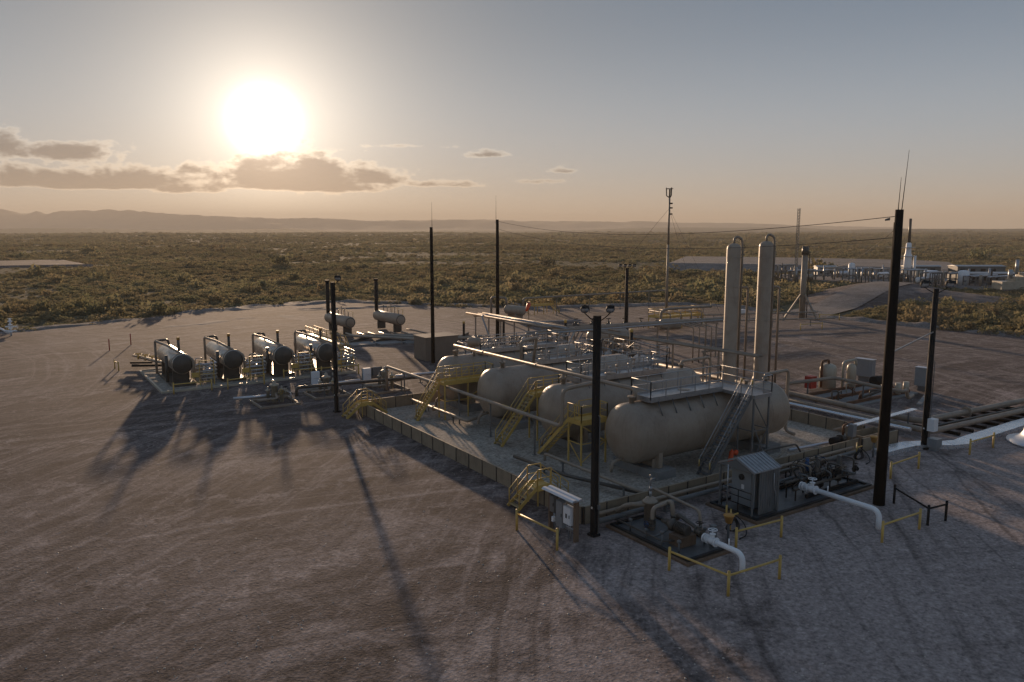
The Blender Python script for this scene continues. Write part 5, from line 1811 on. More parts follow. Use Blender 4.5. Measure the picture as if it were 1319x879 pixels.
# ---------------------------------------------------------------- compressor skid and cabinets, right
t = thing('compressor_skid', 'cream pump skid with upright vessels behind the ground pipes at the right', 'pump skid', (37, 10, 0))
part(MB().box(34.8, 45.0, 8.0, 13.2, 0, 0.12), 'slab', 'concrete', t)
for y in (8.6, 10.6, 12.6):
    part(MB().box(35.0, 44.5, y - 0.1, y + 0.1, 0.12, 0.38), 'skid_beam', 'rust', t)
for (x, y, r_, h) in ((39.2, 13.4, 0.75, 2.3), (41.6, 12.6, 0.42, 2.2)):
    part(MB().lathe((x, y, 0.3), (0, 0, 1), [(r_, 0), (r_, h - 0.45), (r_ * 0.85, h - 0.2), (r_ * 0.5, h - 0.05), (0.001, h)], 20), 'vessel', 'cream', t)
part(MB().tube([(39.2, 13.4, 2.5), (39.2, 13.4, 2.9), (38.2, 13.4, 2.9), (38.2, 13.4, 0.5)], 0.12, 8, 0.3), 'pipe', 'rust', t)
part(MB().tube([(40.3, 12.6, 0.4), (40.3, 12.6, 2.75), (41.9, 12.4, 2.85), (41.9, 12.4, 2.3)], 0.13, 8, 0.35), 'pipe', 'cream', t)
part(MB().cyl((42.6, 11.0, 0.95), (43.8, 10.8, 0.95), 0.45, n=16), 'motor', 'blackmetal', t)
part(MB().box(36.6, 37.4, 13.3, 14.0, 0.5, 1.6), 'control_box', 'red', t)
r = random.Random(4)
for k in range(10):
    x, y = r.uniform(35.2, 44.3), r.uniform(8.4, 12.6)
    h = r.uniform(0.6, 1.3)
    part(MB().tube([(x, y, 0.3), (x, y, h), (x + r.uniform(-1.4, 1.4), y + r.uniform(-.6, .6), h), (x + r.uniform(-1.4, 1.4), y, 0.3)], r.choice((0.05, 0.08, 0.11)), 7, 0.2), 'pipe', r.choice(['rust', 'tanpipe', 'darkpipe', 'cream']), t)
for (x, y) in ((41.2, 8.6), (42.3, 8.4), (43.4, 8.3)):
    part(MB().cyl((x, y, 0.3), (x, y, 1.25), 0.25, n=12), 'pump', 'cream', t)
pipe('elevated_pipe', 'tan pipe on stands bending round the cream pump skid', 'tanpipe', [(32.8, 12.9, 1.5), (38.0, 12.0, 1.6), (37.8, 5.4, 1.5), (38.9, 5.7, 1.5), (39.3, 5.8, 0.7), (40.8, 6.2, 0.7)], 0.15, [(35, 12.5, 1.55), (37.9, 9, 1.55), (37.85, 6.4, 1.5)], 0.5)
for (x, y, w, lab) in ((46.5, 14.3, 1.75, 'larger grey cabinet standing behind the cream pump skid'), (46.6, 8.5, 1.3, 'grey cabinet with legs standing alone beside the slim light pole')):
    t = thing('electrical_cabinet', lab, 'cabinet', (x, y, 0), 'grey cabinets at the right')
    a = 0.12
    part(MB().bx((x, y, 1.35), (0.7, w, 1.7), a), 'body', 'grey', t)
    part(MB().bx((x, y, 2.22), (0.78, w + 0.08, 0.04), a), 'lid', 'alu', t)
    part(MB().bx((x, y, 0.25), (0.4, w * 0.6, 0.5), a), 'stand', 'greysteel', t)
t = thing('cabinet_slab', 'long pale slab kerb in front of the grey cabinets', 'kerb', (41, 7.0, 0))
part(MB().beam((40.0, 5.2, 0.1), (45.6, 7.4, 0.1), 0.35, 0.2), 'kerb', 'concrete', t)

# ---------------------------------------------------------------- heaters on the left
def heater(x, y0, y1, label, zc=2.25, r=0.93, first=False):
    t = thing('heater_vessel', label, 'heater', (x, y0, 0), 'horizontal heater vessels with overhead pipes in a row')
    sh = part(vessel(MB(), (x, y0, zc), (x, y1, zc), r, 0.28, 32), 'shell', 'heater', t)
    part(MB().lathe((x, y0 + 0.55, zc), (0, -1, 0), [(r + 0.07, 0), (r + 0.07, 0.14)], 32), 'head_flange', 'tan', sh)
    part(MB().lathe((x, y0 + 0.42, zc), (0, -1, 0), [(r * 0.99, 0), (r * 0.97, 0.25), (r * 0.75, 0.42), (0.001, 0.52)], 28), 'burner_head', 'darkpipe', sh)
    for y in (y0 + 1.3, y1 - 1.5):
        part(MB().box(x - 0.75, x + 0.75, y - 0.12, y + 0.12, 0.35, zc - r * 0.72), 'saddle', 'darkpipe', t)
    part(MB().box(x - 1.0, x + 1.1, y0 + 0.2, y1 - 0.4, 0.12, 0.38), 'skid_frame', 'darkpipe', t)
    # low sun catches this pipe: over the shell from the back, down in front
    part(MB().tube([(x - 1.35, y1 - 2.2, 0.5), (x - 1.35, y1 - 2.2, zc + 1.6), (x - 0.75, y0 + 3.6, zc + 1.45), (x - 0.2, y0 + 0.9, zc + 1.1), (x + 0.95, y0 + 0.1, zc + 0.4), (x + 1.0, y0 + 0.1, 0.8)], 0.12, 9, 0.3), 'overhead_pipe', 'tanpipe', t)
    part(MB().tube([(x - 1.3, y1 - 2.3, zc + 1.6), (x - 0.1, y1 - 2.0, zc + 1.62), (x, y1 - 2.0, zc + 0.7)], 0.12, 8, 0.3), 'inlet_pipe', 'darkpipe', t)
    part(MB().tube([(x - 1.15, y0 + 1.7, 0.4), (x - 1.15, y0 + 1.7, zc + 0.75)], 0.15, 10), 'fuel_scrubber', 'darkpipe', t)
    st = part(MB().cyl((x + 0.1, y0 + 2.2, zc + r - 0.1), (x + 0.1, y0 + 2.2, zc + r + 1.15), 0.13, n=10), 'stack', 'darkpipe', t)
    part(MB().cyl((x + 0.1, y0 + 2.2, zc + r + 1.15), (x + 0.1, y0 + 2.2, zc + r + 1.42), 0.15, n=10), 'stack_cap', 'ochre', st)
    rr_ = random.Random(int(x * 10) + 50)
    for k in range(18):      # bright manifold beside the burner head
        xa = x + 1.35 + (k % 4) * 0.38
        ya = y0 + 0.2 + (k // 4) * 0.75
        h = rr_.uniform(0.9, 2.3)
        part(MB().tube([(xa, ya, 0.3), (xa, ya, h), (xa + rr_.uniform(0.3, 0.8), ya + rr_.uniform(-.5, .5), h), (xa + 0.5, ya + rr_.uniform(.2, .9), 0.5)], rr_.choice((0.05, 0.07, 0.09)), 8, 0.2), 'manifold_pipe', rr_.choice(['heater', 'cream', 'alu']), t)
    for k in range(5):
        za = 0.7 + 0.35 * k
        part(MB().tube([(x + 1.1, y0 + 0.0, za), (x + 3.1, y0 + 0.15, za), (x + 3.2, y0 + 3.4, za)], 0.07, 8, 0.25), 'header_pipe', rr_.choice(['heater', 'alu']), t)
    fr = MB()
    for xa in (x + 1.4, x + 2.7):
        fr.beam((xa, y0 - 0.2, 0), (xa, y0 - 0.2, 2.5), 0.07)
    fr.beam((x + 1.4, y0 - 0.2, 2.45), (x + 2.7, y0 - 0.2, 2.45), 0.07).beam((x + 1.4, y0 - 0.2, 1.2), (x + 2.7, y0 - 0.2, 1.2), 0.07)
    part(fr, 'yellow_frame', 'yellow', t)
    part(MB().box(x + 0.65, x + 1.3, y0 - 0.35, y0 - 0.2, 0.95, 1.4), 'gas_box', 'yellow', t)
    return t


heater(-10.4, 47.9, 56.4, 'leftmost heater vessel, its dark round head facing the yard')
heater(-5.7, 47.9, 56.4, 'second heater vessel from the left in the row of four')
heater(-0.9, 47.6, 56.0, 'third heater vessel from the left in the row of four')
heater(3.5, 47.2, 55.6, 'rightmost of the four heater vessels, behind the slim light pole')
t = thing('heater_pad', 'pale kerbed pad under the row of four heaters', 'pad', (-12.6, 46, 0))
part(MB().box(-12.5, 6.0, 46.4, 59.2, 0.0, 0.10), 'slab', 'bund', t)
for (a, b_, c, d) in ((-12.7, 6.2, 46.2, 46.4), (-12.7, 6.2, 59.2, 59.4), (-12.7, -12.5, 46.4, 59.2), (6.0, 6.2, 46.4, 59.2)):
    part(MB().box(a, b_, c, d, -0.05, 0.2), 'kerb', 'cream', t)
t = thing('header_skid', 'inlet pipe header with yellow valve wheels left of the leftmost heater', 'pipe skid', (-12, 58, 0))
for k in range(6):
    y = 61.4 - k * 1.0
    part(MB().tube([(-12.6 + k * 0.25, y + 2.5, 1.1 + 0.1 * (k % 2)), (-9.6 + k * 0.25, y - 5.5, 0.95)], 0.13, 9), 'pipe', 'cream' if k % 2 else 'tanpipe', t)
for k in range(4):
    p = (-12.3 + k * 0.5, 62.2 - k * 1.3, 1.5)
    w = MB().cyl((p[0], p[1], 0.9), p, 0.1, n=8)
    wheel(w, p, (0, 0, 1), 0.38)
    part(w, 'valve_wheel', 'yellow', t)
part(MB().beam((-13.2, 60.5, 0.55), (-9.5, 58.5, 0.55), 0.2, 0.25).beam((-13.0, 63.2, 0.45), (-11, 62.0, 0.45), 0.2), 'skid_beam', 'blackmetal', t)
part(MB().beam((-13.0, 56.5, 0.45), (-10.6, 56.0, 0.45), 0.25, 0.12), 'pipe_rest', 'cream', t)
for (x, y, lab) in ((-13.5, 77.2, 'thin red marker stake, left one of two beyond the heaters'), (-10.6, 80.9, 'thin red marker stake, right one of two beyond the heaters')):
    one(MB().cyl((x, y, 0), (x, y, 1.45), 0.07, n=6), 'marker_stake', 'red', lab, 'stake', (x, y, 0), 'red marker stakes')

# two rear heaters with tall black stacks
def rear_heater(x, y0, y1, label):
    t = thing('stack_heater', label, 'heater', (x, y0, 0), 'rear heaters with tall black stacks')
    part(vessel(MB(), (x, y0, 2.0), (x, y1, 2.0), 0.82, 0.4, 24), 'shell', 'tan', t)
    part(MB().cyl((x, y0 + 0.25, 2.0), (x, y0 + 0.1, 2.0), 0.7, n=20), 'head', 'darkpipe', t)
    part(MB().cyl((x - 0.3, y1 - 0.6, 1.6), (x - 0.3, y1 - 0.6, 7.2), 0.27, n=12).cyl((x - 0.3, y1 - 0.6, 7.2), (x - 0.3, y1 - 0.6, 7.5), 0.34, n=12), 'stack', 'blackmetal', t)
    for y in (y0 + 1.3, y1 - 1.6):
        part(MB().box(x - 0.6, x + 0.6, y - 0.15, y + 0.15, 0.1, 1.4), 'saddle', 'darkpipe', t)
    for k in range(5):
        y = y0 + 0.8 + k * 1.3
        h = 0.5 + 0.35 * (k % 3)
        part(MB().tube([(x, y, 2.7), (x, y, 2.85 + h), (x + 0.3, y + 0.5, 2.85 + h)], 0.05, 6), 'fitting', 'darkpipe', t)
    part(MB().tube([(x + 0.8, y0, 0.6), (x + 1.3, y0 - 1.0, 0.6), (x + 1.3, y0 - 6.0, 0.6)], 0.12, 8, 0.3), 'outlet_pipe', 'tanpipe', t)
    rl = MB()
    for k in range(4):
        y = y0 + 1.0 + k * 1.8
        rl.beam((x + 0.75, y, 2.5), (x + 0.75, y, 3.4), 0.05)
    rl.beam((x + 0.75, y0 + 1.0, 3.4), (x + 0.75, y0 + 6.4, 3.4), 0.05)
    part(rl, 'rail', 'yellow', t)
    return t


rear_heater(16.0, 72.0, 80.5, 'rear heater with a black stack, left one near the walkway')
rear_heater(23.2, 71.0, 79.5, 'rear heater with a black stack, right one beside the tall wooden pole')
t = thing('pipe_sleeper_way', 'low bundle of pipes on the ground between the rear heaters and the shed', 'pipes', (22, 66, 0))
for k in range(7):
    a = (14.0 + k * 1.4, 70.0 - k * 0.6, 0.55)
    b = (22.5 + k * 1.4, 58.0 + k * 0.3, 0.5)
    part(MB().tube([(a[0], a[1] + 3, 0.55), a, (a[0] + 5.5, a[1] - 6.5, 0.55), b], 0.13, 8, 0.4), 'pipe', ['tanpipe', 'cream', 'darkpipe'][k % 3], t)
for k in range(5):
    part(MB().beam((13.5 + k * 3.2, 66.0 - k * 1.2, 0.2), (18.0 + k * 3.2, 70.0 - k * 1.2, 0.2), 0.3, 0.35), 'sleeper', 'darkpipe', t)
for k in range(3):
    part(MB().box(12.8 + 3.4 * k, 16.0 + 3.4 * k, 63.5 - k, 66.0 - k, 0, 0.16), 'slab', 'concrete', t)
t = thing('yellow_walkway', 'long narrow yellow walkway with rails and a short stair behind the light pole', 'walkway', (10.0, 53.5, 0))
deck(t, 8.9, 10.0, 58.8, 70.0, 1.2, 'galv')
railing(t, [(8.9, 70.0), (8.9, 58.8)], 1.2, 'yellow', 1.05, 1.5)
railing(t, [(10.0, 70.0), (10.0, 58.8)], 1.2, 'yellow', 1.05, 1.5)
stair(t, (9.45, 56.9, 0.02), (9.45, 58.7, 1.18), 1.0, 5, 'yellow', 0.95)
for y in (59.5, 63, 66.5, 69.5):
    part(MB().beam((8.95, y, 0), (8.95, y, 1.08), 0.08).beam((9.95, y, 0), (9.95, y, 1.08), 0.08), 'leg', 'yellow', t)

# ---------------------------------------------------------------- meter skids left of the containment
def meter(x, y, label, h=1.9):
    t = thing('meter_skid', label, 'meter skid', (x, y, 0), 'small upright meter skids left of the containment')
    for yy in (y - 1.6, y + 1.6):
        part(MB().box(x - 1.7, x + 1.7, yy - 0.07, yy + 0.07, 0.02, 0.2), 'skid_beam', 'tan', t)
    for xx in (x - 1.6, x + 1.6):
        part(MB().box(xx - 0.07, xx + 0.07, y - 1.53, y + 1.53, 0.02, 0.19), 'skid_beam', 'tan', t)
    for k, (dx, dy, r_, hh) in enumerate(((0, 0.1, 0.28, h), (0.5, -0.3, 0.16, h * 0.75), (-0.5, 0.3, 0.14, h * 0.7))):
        part(MB().lathe((x + dx, y + dy, 0.15), (0, 0, 1), [(r_, 0), (r_, hh * 0.72), (r_ * 1.4, hh * 0.73), (r_ * 1.4, hh * 0.8), (r_ * 0.5, hh * 0.84), (r_ * 0.5, hh * 0.95), (0.02, hh)], 14), 'filter_vessel', 'cream', t)
    part(MB().tube([(x - 1.7, y - 0.8, 0.6), (x, y - 0.8, 0.6), (x, y - 0.1, 0.9), (x + 1.7, y + 0.6, 0.6)], 0.1, 8, 0.25), 'pipe', 'tanpipe', t)
    part(MB().tube([(x - 1.6, y + 1.2, 0.4), (x + 1.6, y + 1.2, 0.4)], 0.08, 8), 'pipe', 'cream', t)
    part(MB().tube([(x + 1.0, y - 1.3, 0.2), (x + 1.0, y - 1.3, 1.0), (x + 1.0, y + 1.3, 1.0)], 0.05, 7, 0.2), 'pipe', 'galv', t)
    valve(t, (x + 0.9, y - 0.1, 0.95), (1, 0.4, 0), 0.1, 'cream', True, 'blackmetal')
    wheel_mb = wheel(MB(), (x + 0.35, y - 0.55, 1.1), (0.2, -1, 0), 0.22)
    part(wheel_mb, 'handwheel', 'yellow', t)
    return t


meter(-5.2, 36.5, 'meter skid farthest left, alone on the open gravel')
meter(-0.2, 37.5, 'meter skid behind the slim light pole')
meter(5.2, 36.6, 'meter skid at the left end of the containment wall', 2.1)
pipe('feed_pipe', 'dark long pipe on stands linking the three meter skids', 'darkpipe', [(-3.4, 36.2, 0.5), (-3.4, 36.2, 1.25), (7.6, 34.6, 1.25)], 0.14, [(-1, 35.9, 1.25), (2.4, 35.4, 1.25), (6, 34.9, 1.25)], 0.4)
pipe('feed_pipe', 'bright clad pipe running left from the farthest left meter skid', 'alu', [(-8.4, 37.7, 0.6), (-4.4, 36.9, 0.62)], 0.13, [(-7.8, 37.58, .6)])
pipe('feed_pipe', 'bright clad pipe low between the first and second meter skids', 'alu', [(-2.6, 38.6, 0.7), (3.6, 39.0, 0.7)], 0.13, [(0.5, 38.8, .7)])
pipe('feed_pipe', 'bright clad pipe low beside the meter skid at the wall', 'alu', [(6.8, 38.4, 0.8), (13.0, 37.6, 0.8)], 0.15, [(9.5, 38, .8)])
for (x, y, lab) in ((0.31, 42.07, 'white fronted control cabinet behind the slim light pole'), (5.17, 41.14, 'white fronted control cabinet nearer the containment wall')):
    t = thing('control_cabinet', lab, 'cabinet', (x, y, 0), 'white fronted cabinets by the meter skids')
    part(MB().box(x - 0.45, x + 1.7, y - 0.02, y + 0.05, 0.25, 1.4).beam((x - 0.4, y, 0), (x - 0.4, y, 1.3), 0.08).beam((x + 1.6, y, 0), (x + 1.6, y, 1.3), 0.08), 'backboard', 'greysteel', t)
    b = part(MB().box(x - 0.4, x + 0.35, y - 0.4, y - 0.03, 0.2, 0.75), 'lower_box', 'white', t)
    b = part(MB().box(x - 0.4, x + 0.35, y - 0.4, y - 0.03, 0.78, 1.4), 'upper_box', 'white', t)
    part(MB().box(x + 0.6, x + 1.4, y - 0.3, y - 0.03, 0.6, 1.35), 'side_box', 'greysteel', t)

# white valve tree at the left edge
t = thing('wellhead_valves', 'white valve tree and bent white pipe at the far left edge of the pad', 'wellhead', (-23.5, 99.6, 0))
part(MB().tube([(-27, 101.5, 0), (-27, 101.5, 1.1), (-24.6, 100.2, 1.1), (-23.6, 99.6, 0.3)], 0.16, 8, 0.4), 'pipe_run', 'white', t)
m_ = MB().cyl((-23.4, 99.5, 0), (-23.4, 99.5, 2.4), 0.13, n=10)
for z in (0.5, 1.0, 1.5, 2.0):
    m_.cyl((-23.4, 99.5, z), (-23.4, 99.5, z + 0.12), 0.3, n=10)
m_.cyl((-24.0, 99.8, 1.3), (-22.7, 99.2, 1.3), 0.12, n=8).cyl((-24.0, 99.8, 0.7), (-22.7, 99.2, 0.7), 0.12, n=8)
part(m_, 'valve_stack', 'white', t)
w = wheel(MB(), (-22.6, 99.15, 1.3), (1, -0.5, 0), 0.25)
part(wheel(w, (-23.4, 99.5, 2.45), (0, 0, 1), 0.25), 'handwheel', 'white', t)

# ---------------------------------------------------------------- skids at the back of the pad
t = thing('knockout_drum', 'small horizontal tan drum with pipe loops at the back of the pad', 'drum', (47.3, 77, 0))
part(vessel(MB(), (46.6, 79.6, 1.5), (47.5, 75.4, 1.5), 0.78, 0.5, 20), 'shell', 'tan', t)
part(MB().tube([(45.2, 82, 0), (45.2, 82, 3.4), (46.6, 79.4, 3.4), (46.6, 79.4, 2.2)], 0.2, 8, 0.5), 'inlet_pipe', 'tanpipe', t)
for y in (78.6, 76.4):
    part(MB().box(46.4, 47.8, y - 0.12, y + 0.12, 0, 1.0), 'saddle', 'tan', t)
pipe('flare_line', 'long thin pipe rising from the small drum to the tall flare', 'tanpipe', [(48.4, 77.0, 2.0), (48.4, 77.0, 3.4), (85.0, 81.0, 2.9)], 0.16, [(56, 77.9, 3.3), (64, 78.7, 3.2), (72, 79.6, 3.1), (80, 80.4, 3.0)], 0.5)


def yellow_deck(x0, x1, y0, y1, z, label):
    t = thing('access_platform', label, 'platform', (x0, y0, 0))
    deck(t, x0, x1, y0, y1, z, 'yellow')
    railing(t, [(x0, y0), (x1, y0), (x1, y1), (x0, y1), (x0, y0)], z, 'yellow', 1.1, 1.3)
    for x in (x0 + .05, (x0 + x1) / 2, x1 - .05):
        for y in (y0 + .05, y1 - .05):
            part(MB().beam((x, y, 0), (x, y, z - 0.12), 0.1), 'leg', 'yellow', t)
    stair(t, (x1 + 1.8, (y0 + y1) / 2, 0.02), (x1 + 0.03, (y0 + y1) / 2, z), 0.9, 7, 'yellow', 0.95)
    return t


yellow_deck(53.0, 57.2, 80.4, 82.4, 1.7, 'yellow platform over the flare line at the back of the pad')
yellow_deck(57.0, 66.0, 53.6, 56.2, 1.9, 'big yellow platform with pipes right of the dark lamp bar pole')
t = thing('separator_skid', 'tan separator with valves and pipes beside the big yellow platform', 'separator', (56, 51, 0))
part(vessel(MB(), (42.0, 44.2, 1.5), (36.0, 44.6, 1.5), 0.95, 0.5, 24), 'shell', 'tan', t)
for x in (37.5, 40.5):
    part(MB().box(x - 0.15, x + 0.15, 43.7, 45.1, 0, 0.9), 'saddle', 'tan', t)
part(MB().lathe((42.6, 43.6, 1.2), (1, 0, 0.1), [(0.2, 0), (0.3, 0.1), (0.3, 0.5), (0.1, 0.6)], 12), 'end_valve', 'ochre', t)
t = thing('launcher_skid', 'row of dark valves and a tan barrel left of the big yellow platform', 'pipe skid', (54, 55, 0))
part(MB().tube([(44, 60, 0.9), (56.5, 53.0, 0.9)], 0.2, 10), 'pipe', 'tanpipe', t)
part(MB().tube([(56.5, 53.0, 0.2), (56.5, 53.0, 2.9), (57.4, 52.6, 3.2), (66, 52.0, 3.2)], 0.2, 8, 0.5), 'pipe', 'tanpipe', t)
for k in range(6):
    p = Vector((45.5, 59.2, 0.9)).lerp(Vector((56, 53.3, 0.9)), k / 5)
    valve(t, p, (12.5, -7, 0), 0.22, 'darkpipe', True, 'blackmetal')
part(vessel(MB(), (55.0, 51.8, 1.2), (58.0, 50.4, 1.2), 0.8, 0.5, 20), 'barrel', 'tanpipe', t)
for k in range(4):
    part(MB().tube([(58 + k * 2.2, 52.6, 0.2), (58 + k * 2.2, 52.6, 2.5), (58 + k * 2.2, 57, 2.6)], 0.1, 7, 0.3), 'pipe', 'tanpipe', t)
pipe('long_pipe', 'upper thin tan pipe running from the big yellow platform to the right', 'tanpipe', [(64, 57.0, 1.4), (88, 49.0, 1.3)], 0.12, [(70, 55, 1.4), (76, 53, 1.3), (82, 51, 1.3)])
pipe('long_pipe', 'lower thin tan pipe running from the big yellow platform to the right', 'tanpipe', [(62, 51.5, 1.2), (84, 43.0, 1.1)], 0.12, [(68, 49.2, 1.2), (74, 46.9, 1.1), (80, 44.5, 1.1)])
t = thing('pipe_stand_group', 'group of four thin upright tan pipes behind the high crossing pipe', 'pipes', (41, 31, 0))
for k in range(4):
    part(MB().tube([(40.0 + k * 0.75, 31.0 - k * 0.2, 0), (40.0 + k * 0.75, 31.0 - k * 0.2, 4.0), (40.0 + k * 0.75, 33.0, 4.2)], 0.07, 7, 0.25), 'pipe', 'tanpipe', t)

# ---------------------------------------------------------------- flares and mast
t = thing('flare_stack', 'tall thin flare with a pronged crown standing at the back of the pad', 'flare', (77.9, 73.5, 0))
part(MB().cyl((77.9, 73.5, 0), (77.9, 73.5, 12), 0.26, 0.2, 10).cyl((77.9, 73.5, 12), (77.9, 73.5, 20.6), 0.2, 0.17, 10), 'stack', 'tanpipe', t)
cr = MB()
for k in range(3):
    a = 2.1 * k + 0.3
    cr.tube([(77.9, 73.5, 20.4), (77.9 + 0.55 * math.cos(a), 73.5 + 0.55 * math.sin(a), 20.8), (77.9 + 0.6 * math.cos(a), 73.5 + 0.6 * math.sin(a), 22.2)], 0.11, 6)
cr.cyl((77.9, 73.5, 20.4), (77.9, 73.5, 21.9), 0.14, n=8)
cr.ring((77.9, 73.5, 22.0), (0, 0, 1), 0.6, 0.06)
part(cr, 'crown', 'blackmetal', t)
for z in (17.5, 18.6, 19.4):
    part(MB().bx((78.1, 73.3, z), (0.5, 0.4, 0.25)), 'box', 'blackmetal', t)
for a in (0.4, 2.5, 4.6):
    part(MB().cyl((77.9, 73.5, 18.5), (77.9 + 15 * math.cos(a), 73.5 + 15 * math.sin(a), 0), 0.02, n=4), 'guy_wire', 'blackmetal', t)
t = thing('flare_stack', 'shorter thick flare mast on braced legs right of the tan columns', 'flare', (88.0, 51.9, 0))
part(MB().cyl((88, 51.9, 0), (88, 51.9, 11.2), 0.5, 0.46, 14), 'stack', 'tanpipe', t)
part(MB().cyl((88, 51.9, 10.6), (88, 51.9, 12.0), 0.62, 0.5, 14), 'tip', 'darkpipe', t)
part(MB().tube([(88.8, 51.6, 0), (88.8, 51.6, 11.0), (88.3, 51.8, 11.4)], 0.09, 6), 'side_pipe', 'darkpipe', t)
for a in (0.5, 2.6, 4.7):
    part(MB().beam((88 + 3.0 * math.cos(a), 51.9 + 3.0 * math.sin(a), 0), (88 + .35 * math.cos(a), 51.9 + .35 * math.sin(a), 4.0), 0.28), 'brace_leg', 'tanpipe', t)
one(MB().box(81.4, 83.0, 59.5, 60.3, 0.5, 1.1).beam((81.7, 60, 0), (81.7, 60, 0.5), 0.1).beam((82.7, 60, 0), (82.7, 60, 0.5), 0.1), 'equipment_box', 'white', 'small white box on legs left of the braced flare mast', 'box', (82, 60, 0))


def lattice(x, y, h, w, label):
    t = thing('lattice_mast', label, 'mast', (x, y, 0.5))
    legs = [(w * math.cos(a), w * math.sin(a)) for a in (0.5, 2.6, 4.7)]
    for dx, dy in legs:
        part(MB().beam((x + dx, y + dy, 0.5), (x + dx, y + dy, h), 0.12), 'leg', 'greysteel', t)
    b = MB()
    n = 22
    for k in range(n):
        for i in range(3):
            p, q = legs[i], legs[(i + 1) % 3]
            b.beam((x + p[0], y + p[1], 0.5 + (h - 0.5) * k / n), (x + q[0], y + q[1], 0.5 + (h - 0.5) * (k + 1) / n), 0.07)
    part(b, 'bracing', 'greysteel', t)


P = polar(bearing(1028), 271)
lattice(P.x, P.y, 21.3, 0.45, 'slim lattice mast in the distance behind the braced flare')

# ---------------------------------------------------------------- the far plant
def far(u, d):
    p = polar(bearing(u), d)
    return p.x, p.y


x, y = far(1172, 244)
t = thing('process_tower', 'white far process tower with a slender dark top, right of the front pole', 'tower', (x, y, 0.5))
part(MB().lathe((x, y, 0.5), (0, 0, 1), [(1.0, 0), (1.0, 7.0), (0.75, 7.6), (0.7, 10.2), (0.3, 10.6)], 16), 'shell', 'white', t)
part(MB().cyl((x, y, 11.0), (x, y, 17.6), 0.42, 0.34, 12), 'stack', 'darkpipe', t)
part(MB().cyl((x + 1.3, y - 1.3, 0.5), (x + 1.3, y - 1.3, 7.4), 0.35, n=10), 'side_column', 'white', t)
for z in (4.0, 7.2, 9.6):
    part(MB().bx((x, y, z), (2.6, 2.6, 0.15)), 'platform', 'galv', t)
for (u, d, r_, h, lab) in ((1100, 246, 0.9, 4.2, 'small white upright tank in the far plant left of the front pole'), (1204, 236, 2.2, 3.0, 'white round storage tank right of the far tower, left one of two'),
                           (1246, 232, 1.3, 3.4, 'cream upright tank in the far plant beside the long dark building')):
    x, y = far(u, d)
    one(MB().lathe((x, y, 0.5), (0, 0, 1), [(r_, 0), (r_, h), (r_ * 0.6, h + 0.3), (0.001, h + 0.4)], 20), 'storage_drum', 'white', lab, 'tank', (x, y, 0.5))
x, y = far(1192, 238)
one(MB().lathe((x, y, 0.5), (0, 0, 1), [(2.0, 0), (2.0, 3.1), (1.2, 3.4), (0.001, 3.5)], 20), 'storage_drum', 'cream', 'cream round storage tank right of the far tower, left one of two close together', 'tank', (x, y, 0.5))
for (u, d, L, w, h, m, lab) in ((1270, 243, 16, 6, 2.6, 'greysteel', 'long dark open-sided building in the far plant'), (1262, 268, 14, 5, 3.4, 'greysteel', 'pale roofed building at the back of the far plant'),
                                (1066, 262, 6, 3, 2.6, 'galv', 'small white building at the left of the far plant'), (1190, 268, 10, 4, 3.0, 'greysteel', 'grey shelter behind the far tower')):
    x, y = far(u, d)
    a = R(-HEAD - 0)
    t = thing('plant_building', lab, 'building', (x, y, 0.5))
    part(MB().bx((x, y, 0.5 + h / 2), (L, w, h), a), 'wall', m, t)
    ca, sa = math.cos(a), math.sin(a)
    rf = MB()
    def wp(lx, ly, z):
        return (x + lx * ca - ly * sa, y + lx * sa + ly * ca, z)
    rf.add([wp(-L / 2 - .3, -w / 2 - .3, h + .52), wp(L / 2 + .3, -w / 2 - .3, h + .52), wp(L / 2 + .3, 0, h + 0.85), wp(-L / 2 - .3, 0, h + 0.85), wp(-L / 2 - .3, w / 2 + .3, h + .52), wp(L / 2 + .3, w / 2 + .3, h + .52)],
           [(0, 1, 2, 3), (3, 2, 5, 4), (0, 3, 4), (1, 5, 2), (0, 4, 5, 1)])
    part(rf, 'roof', 'galv', t)
    for k in range(int(L / 3)):
        lx = -L / 2 + 1.5 + k * 3
        c_ = wp(lx, -w / 2 - 0.02, 0.5 + h * 0.5)
        part(MB().bx(c_, (1.4, 0.06, h * 0.6), a), 'bay', 'blackmetal', t)
r = random.Random(17)
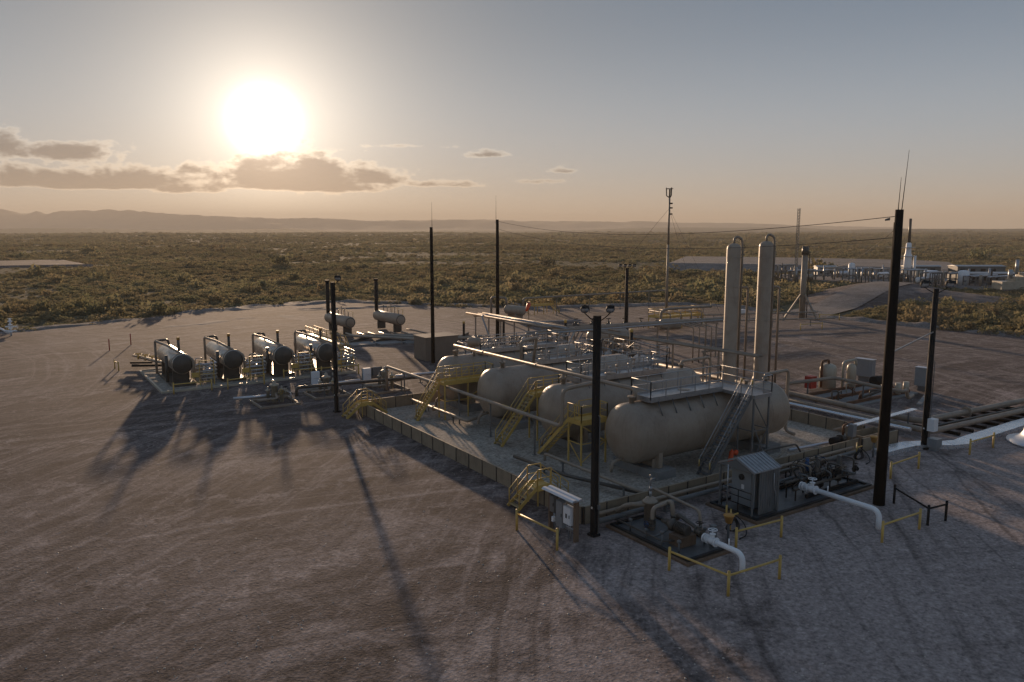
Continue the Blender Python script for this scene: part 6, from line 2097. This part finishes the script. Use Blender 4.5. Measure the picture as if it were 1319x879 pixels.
for k, u in enumerate((1010, 1036, 1060, 1085, 1115, 1135, 1160, 1185, 1215, 1240, 1275, 1305)):
    d = r.uniform(226, 254)
    x, y = far(u, d)
    t = thing('process_unit', 'dark jumble of pipes, frames and vessels in the far plant, number of legs showing', 'process unit', (x, y, 0.5), 'jumbled process units of the far plant')
    t['label'] = ['pipe frame at the left end of the far plant right of the tan columns', 'low pipe frame of the far plant beside the braced flare mast',
                  'pipe frame of the far plant by its small grey building', 'pipe frame of the far plant left of the small upright tank',
                  'pipe frame of the far plant next to the small white upright tank', 'pipe frame of the far plant directly left of the thick front pole',
                  'pipe frame at the foot of the far white tower, left side', 'pipe frame in front of the cream round tank of the far plant',
                  'pipe frame in front of the white round tank of the far plant', 'pipe frame beside the cream upright tank of the far plant',
                  'pipe frame before the long dark building of the far plant', 'pipe frame at the far plant by the stepped silver unit'][k]
    fr = MB()
    w, h = r.uniform(3, 6), r.uniform(2.2, 4.2)
    for i in range(4):
        for j in (0, 1):
            px_, py_ = x - w + i * w * 0.66, y + j * 3.0
            fr.beam((px_, py_, 0.4), (px_, py_, h), 0.22)
    for z in (h * 0.55, h):
        for j in (0, 1):
            fr.beam((x - w, y + j * 3.0, z), (x + w, y + j * 3.0, z), 0.24)
    part(fr, 'frame', 'greysteel', t)
    for i in range(5):
        part(MB().tube([(x - w * 1.2, y + i * 0.6, h + 0.15), (x + w * 1.2, y + i * 0.6, h + 0.15)], 0.14, 6), 'pipe', r.choice(['tanpipe', 'alu', 'darkpipe', 'galv']), t)
    if k % 2:
        part(vessel(MB(), (x - 2.2, y - 1.4, 1.7), (x + 2.2, y - 1.6, 1.7), 0.75, 0.5, 14), 'vessel', r.choice(['alu', 'tan', 'white']), t)
    for i in range(3):
        xx = x + r.uniform(-w, w)
        part(MB().cyl((xx, y - 0.8, 0.4), (xx, y - 0.8, r.uniform(2.0, 5.0)), r.uniform(0.12, 0.4), n=8), 'column', r.choice(['darkpipe', 'galv', 'tan']), t)
x, y = far(1312, 222)
t = thing('compressor_building', 'big pale stepped silver unit at the right edge of the far plant', 'process unit', (x, y, 0.5))
for (dx, w, h, zz) in ((0, 8, 1.9, 0.5), (2.0, 5, 1.1, 2.4), (3.0, 3, 1.0, 3.5)):
    part(MB().bx((x + dx * 0.8, y - dx * 0.5, zz + h / 2), (w, 4 - dx * 0.4, h - 0.01), R(-HEAD)), 'block', 'cream', t)
part(MB().cyl((x + 1, y, 4.0), (x + 1, y, 7.5), 0.4, n=10).cyl((x - 2, y, 3.0), (x - 2, y, 5.2), 0.5, n=10), 'stack', 'galv', t)

for o in list(bpy.data.objects):
    if '_o' in o.keys():
        del o['_o']
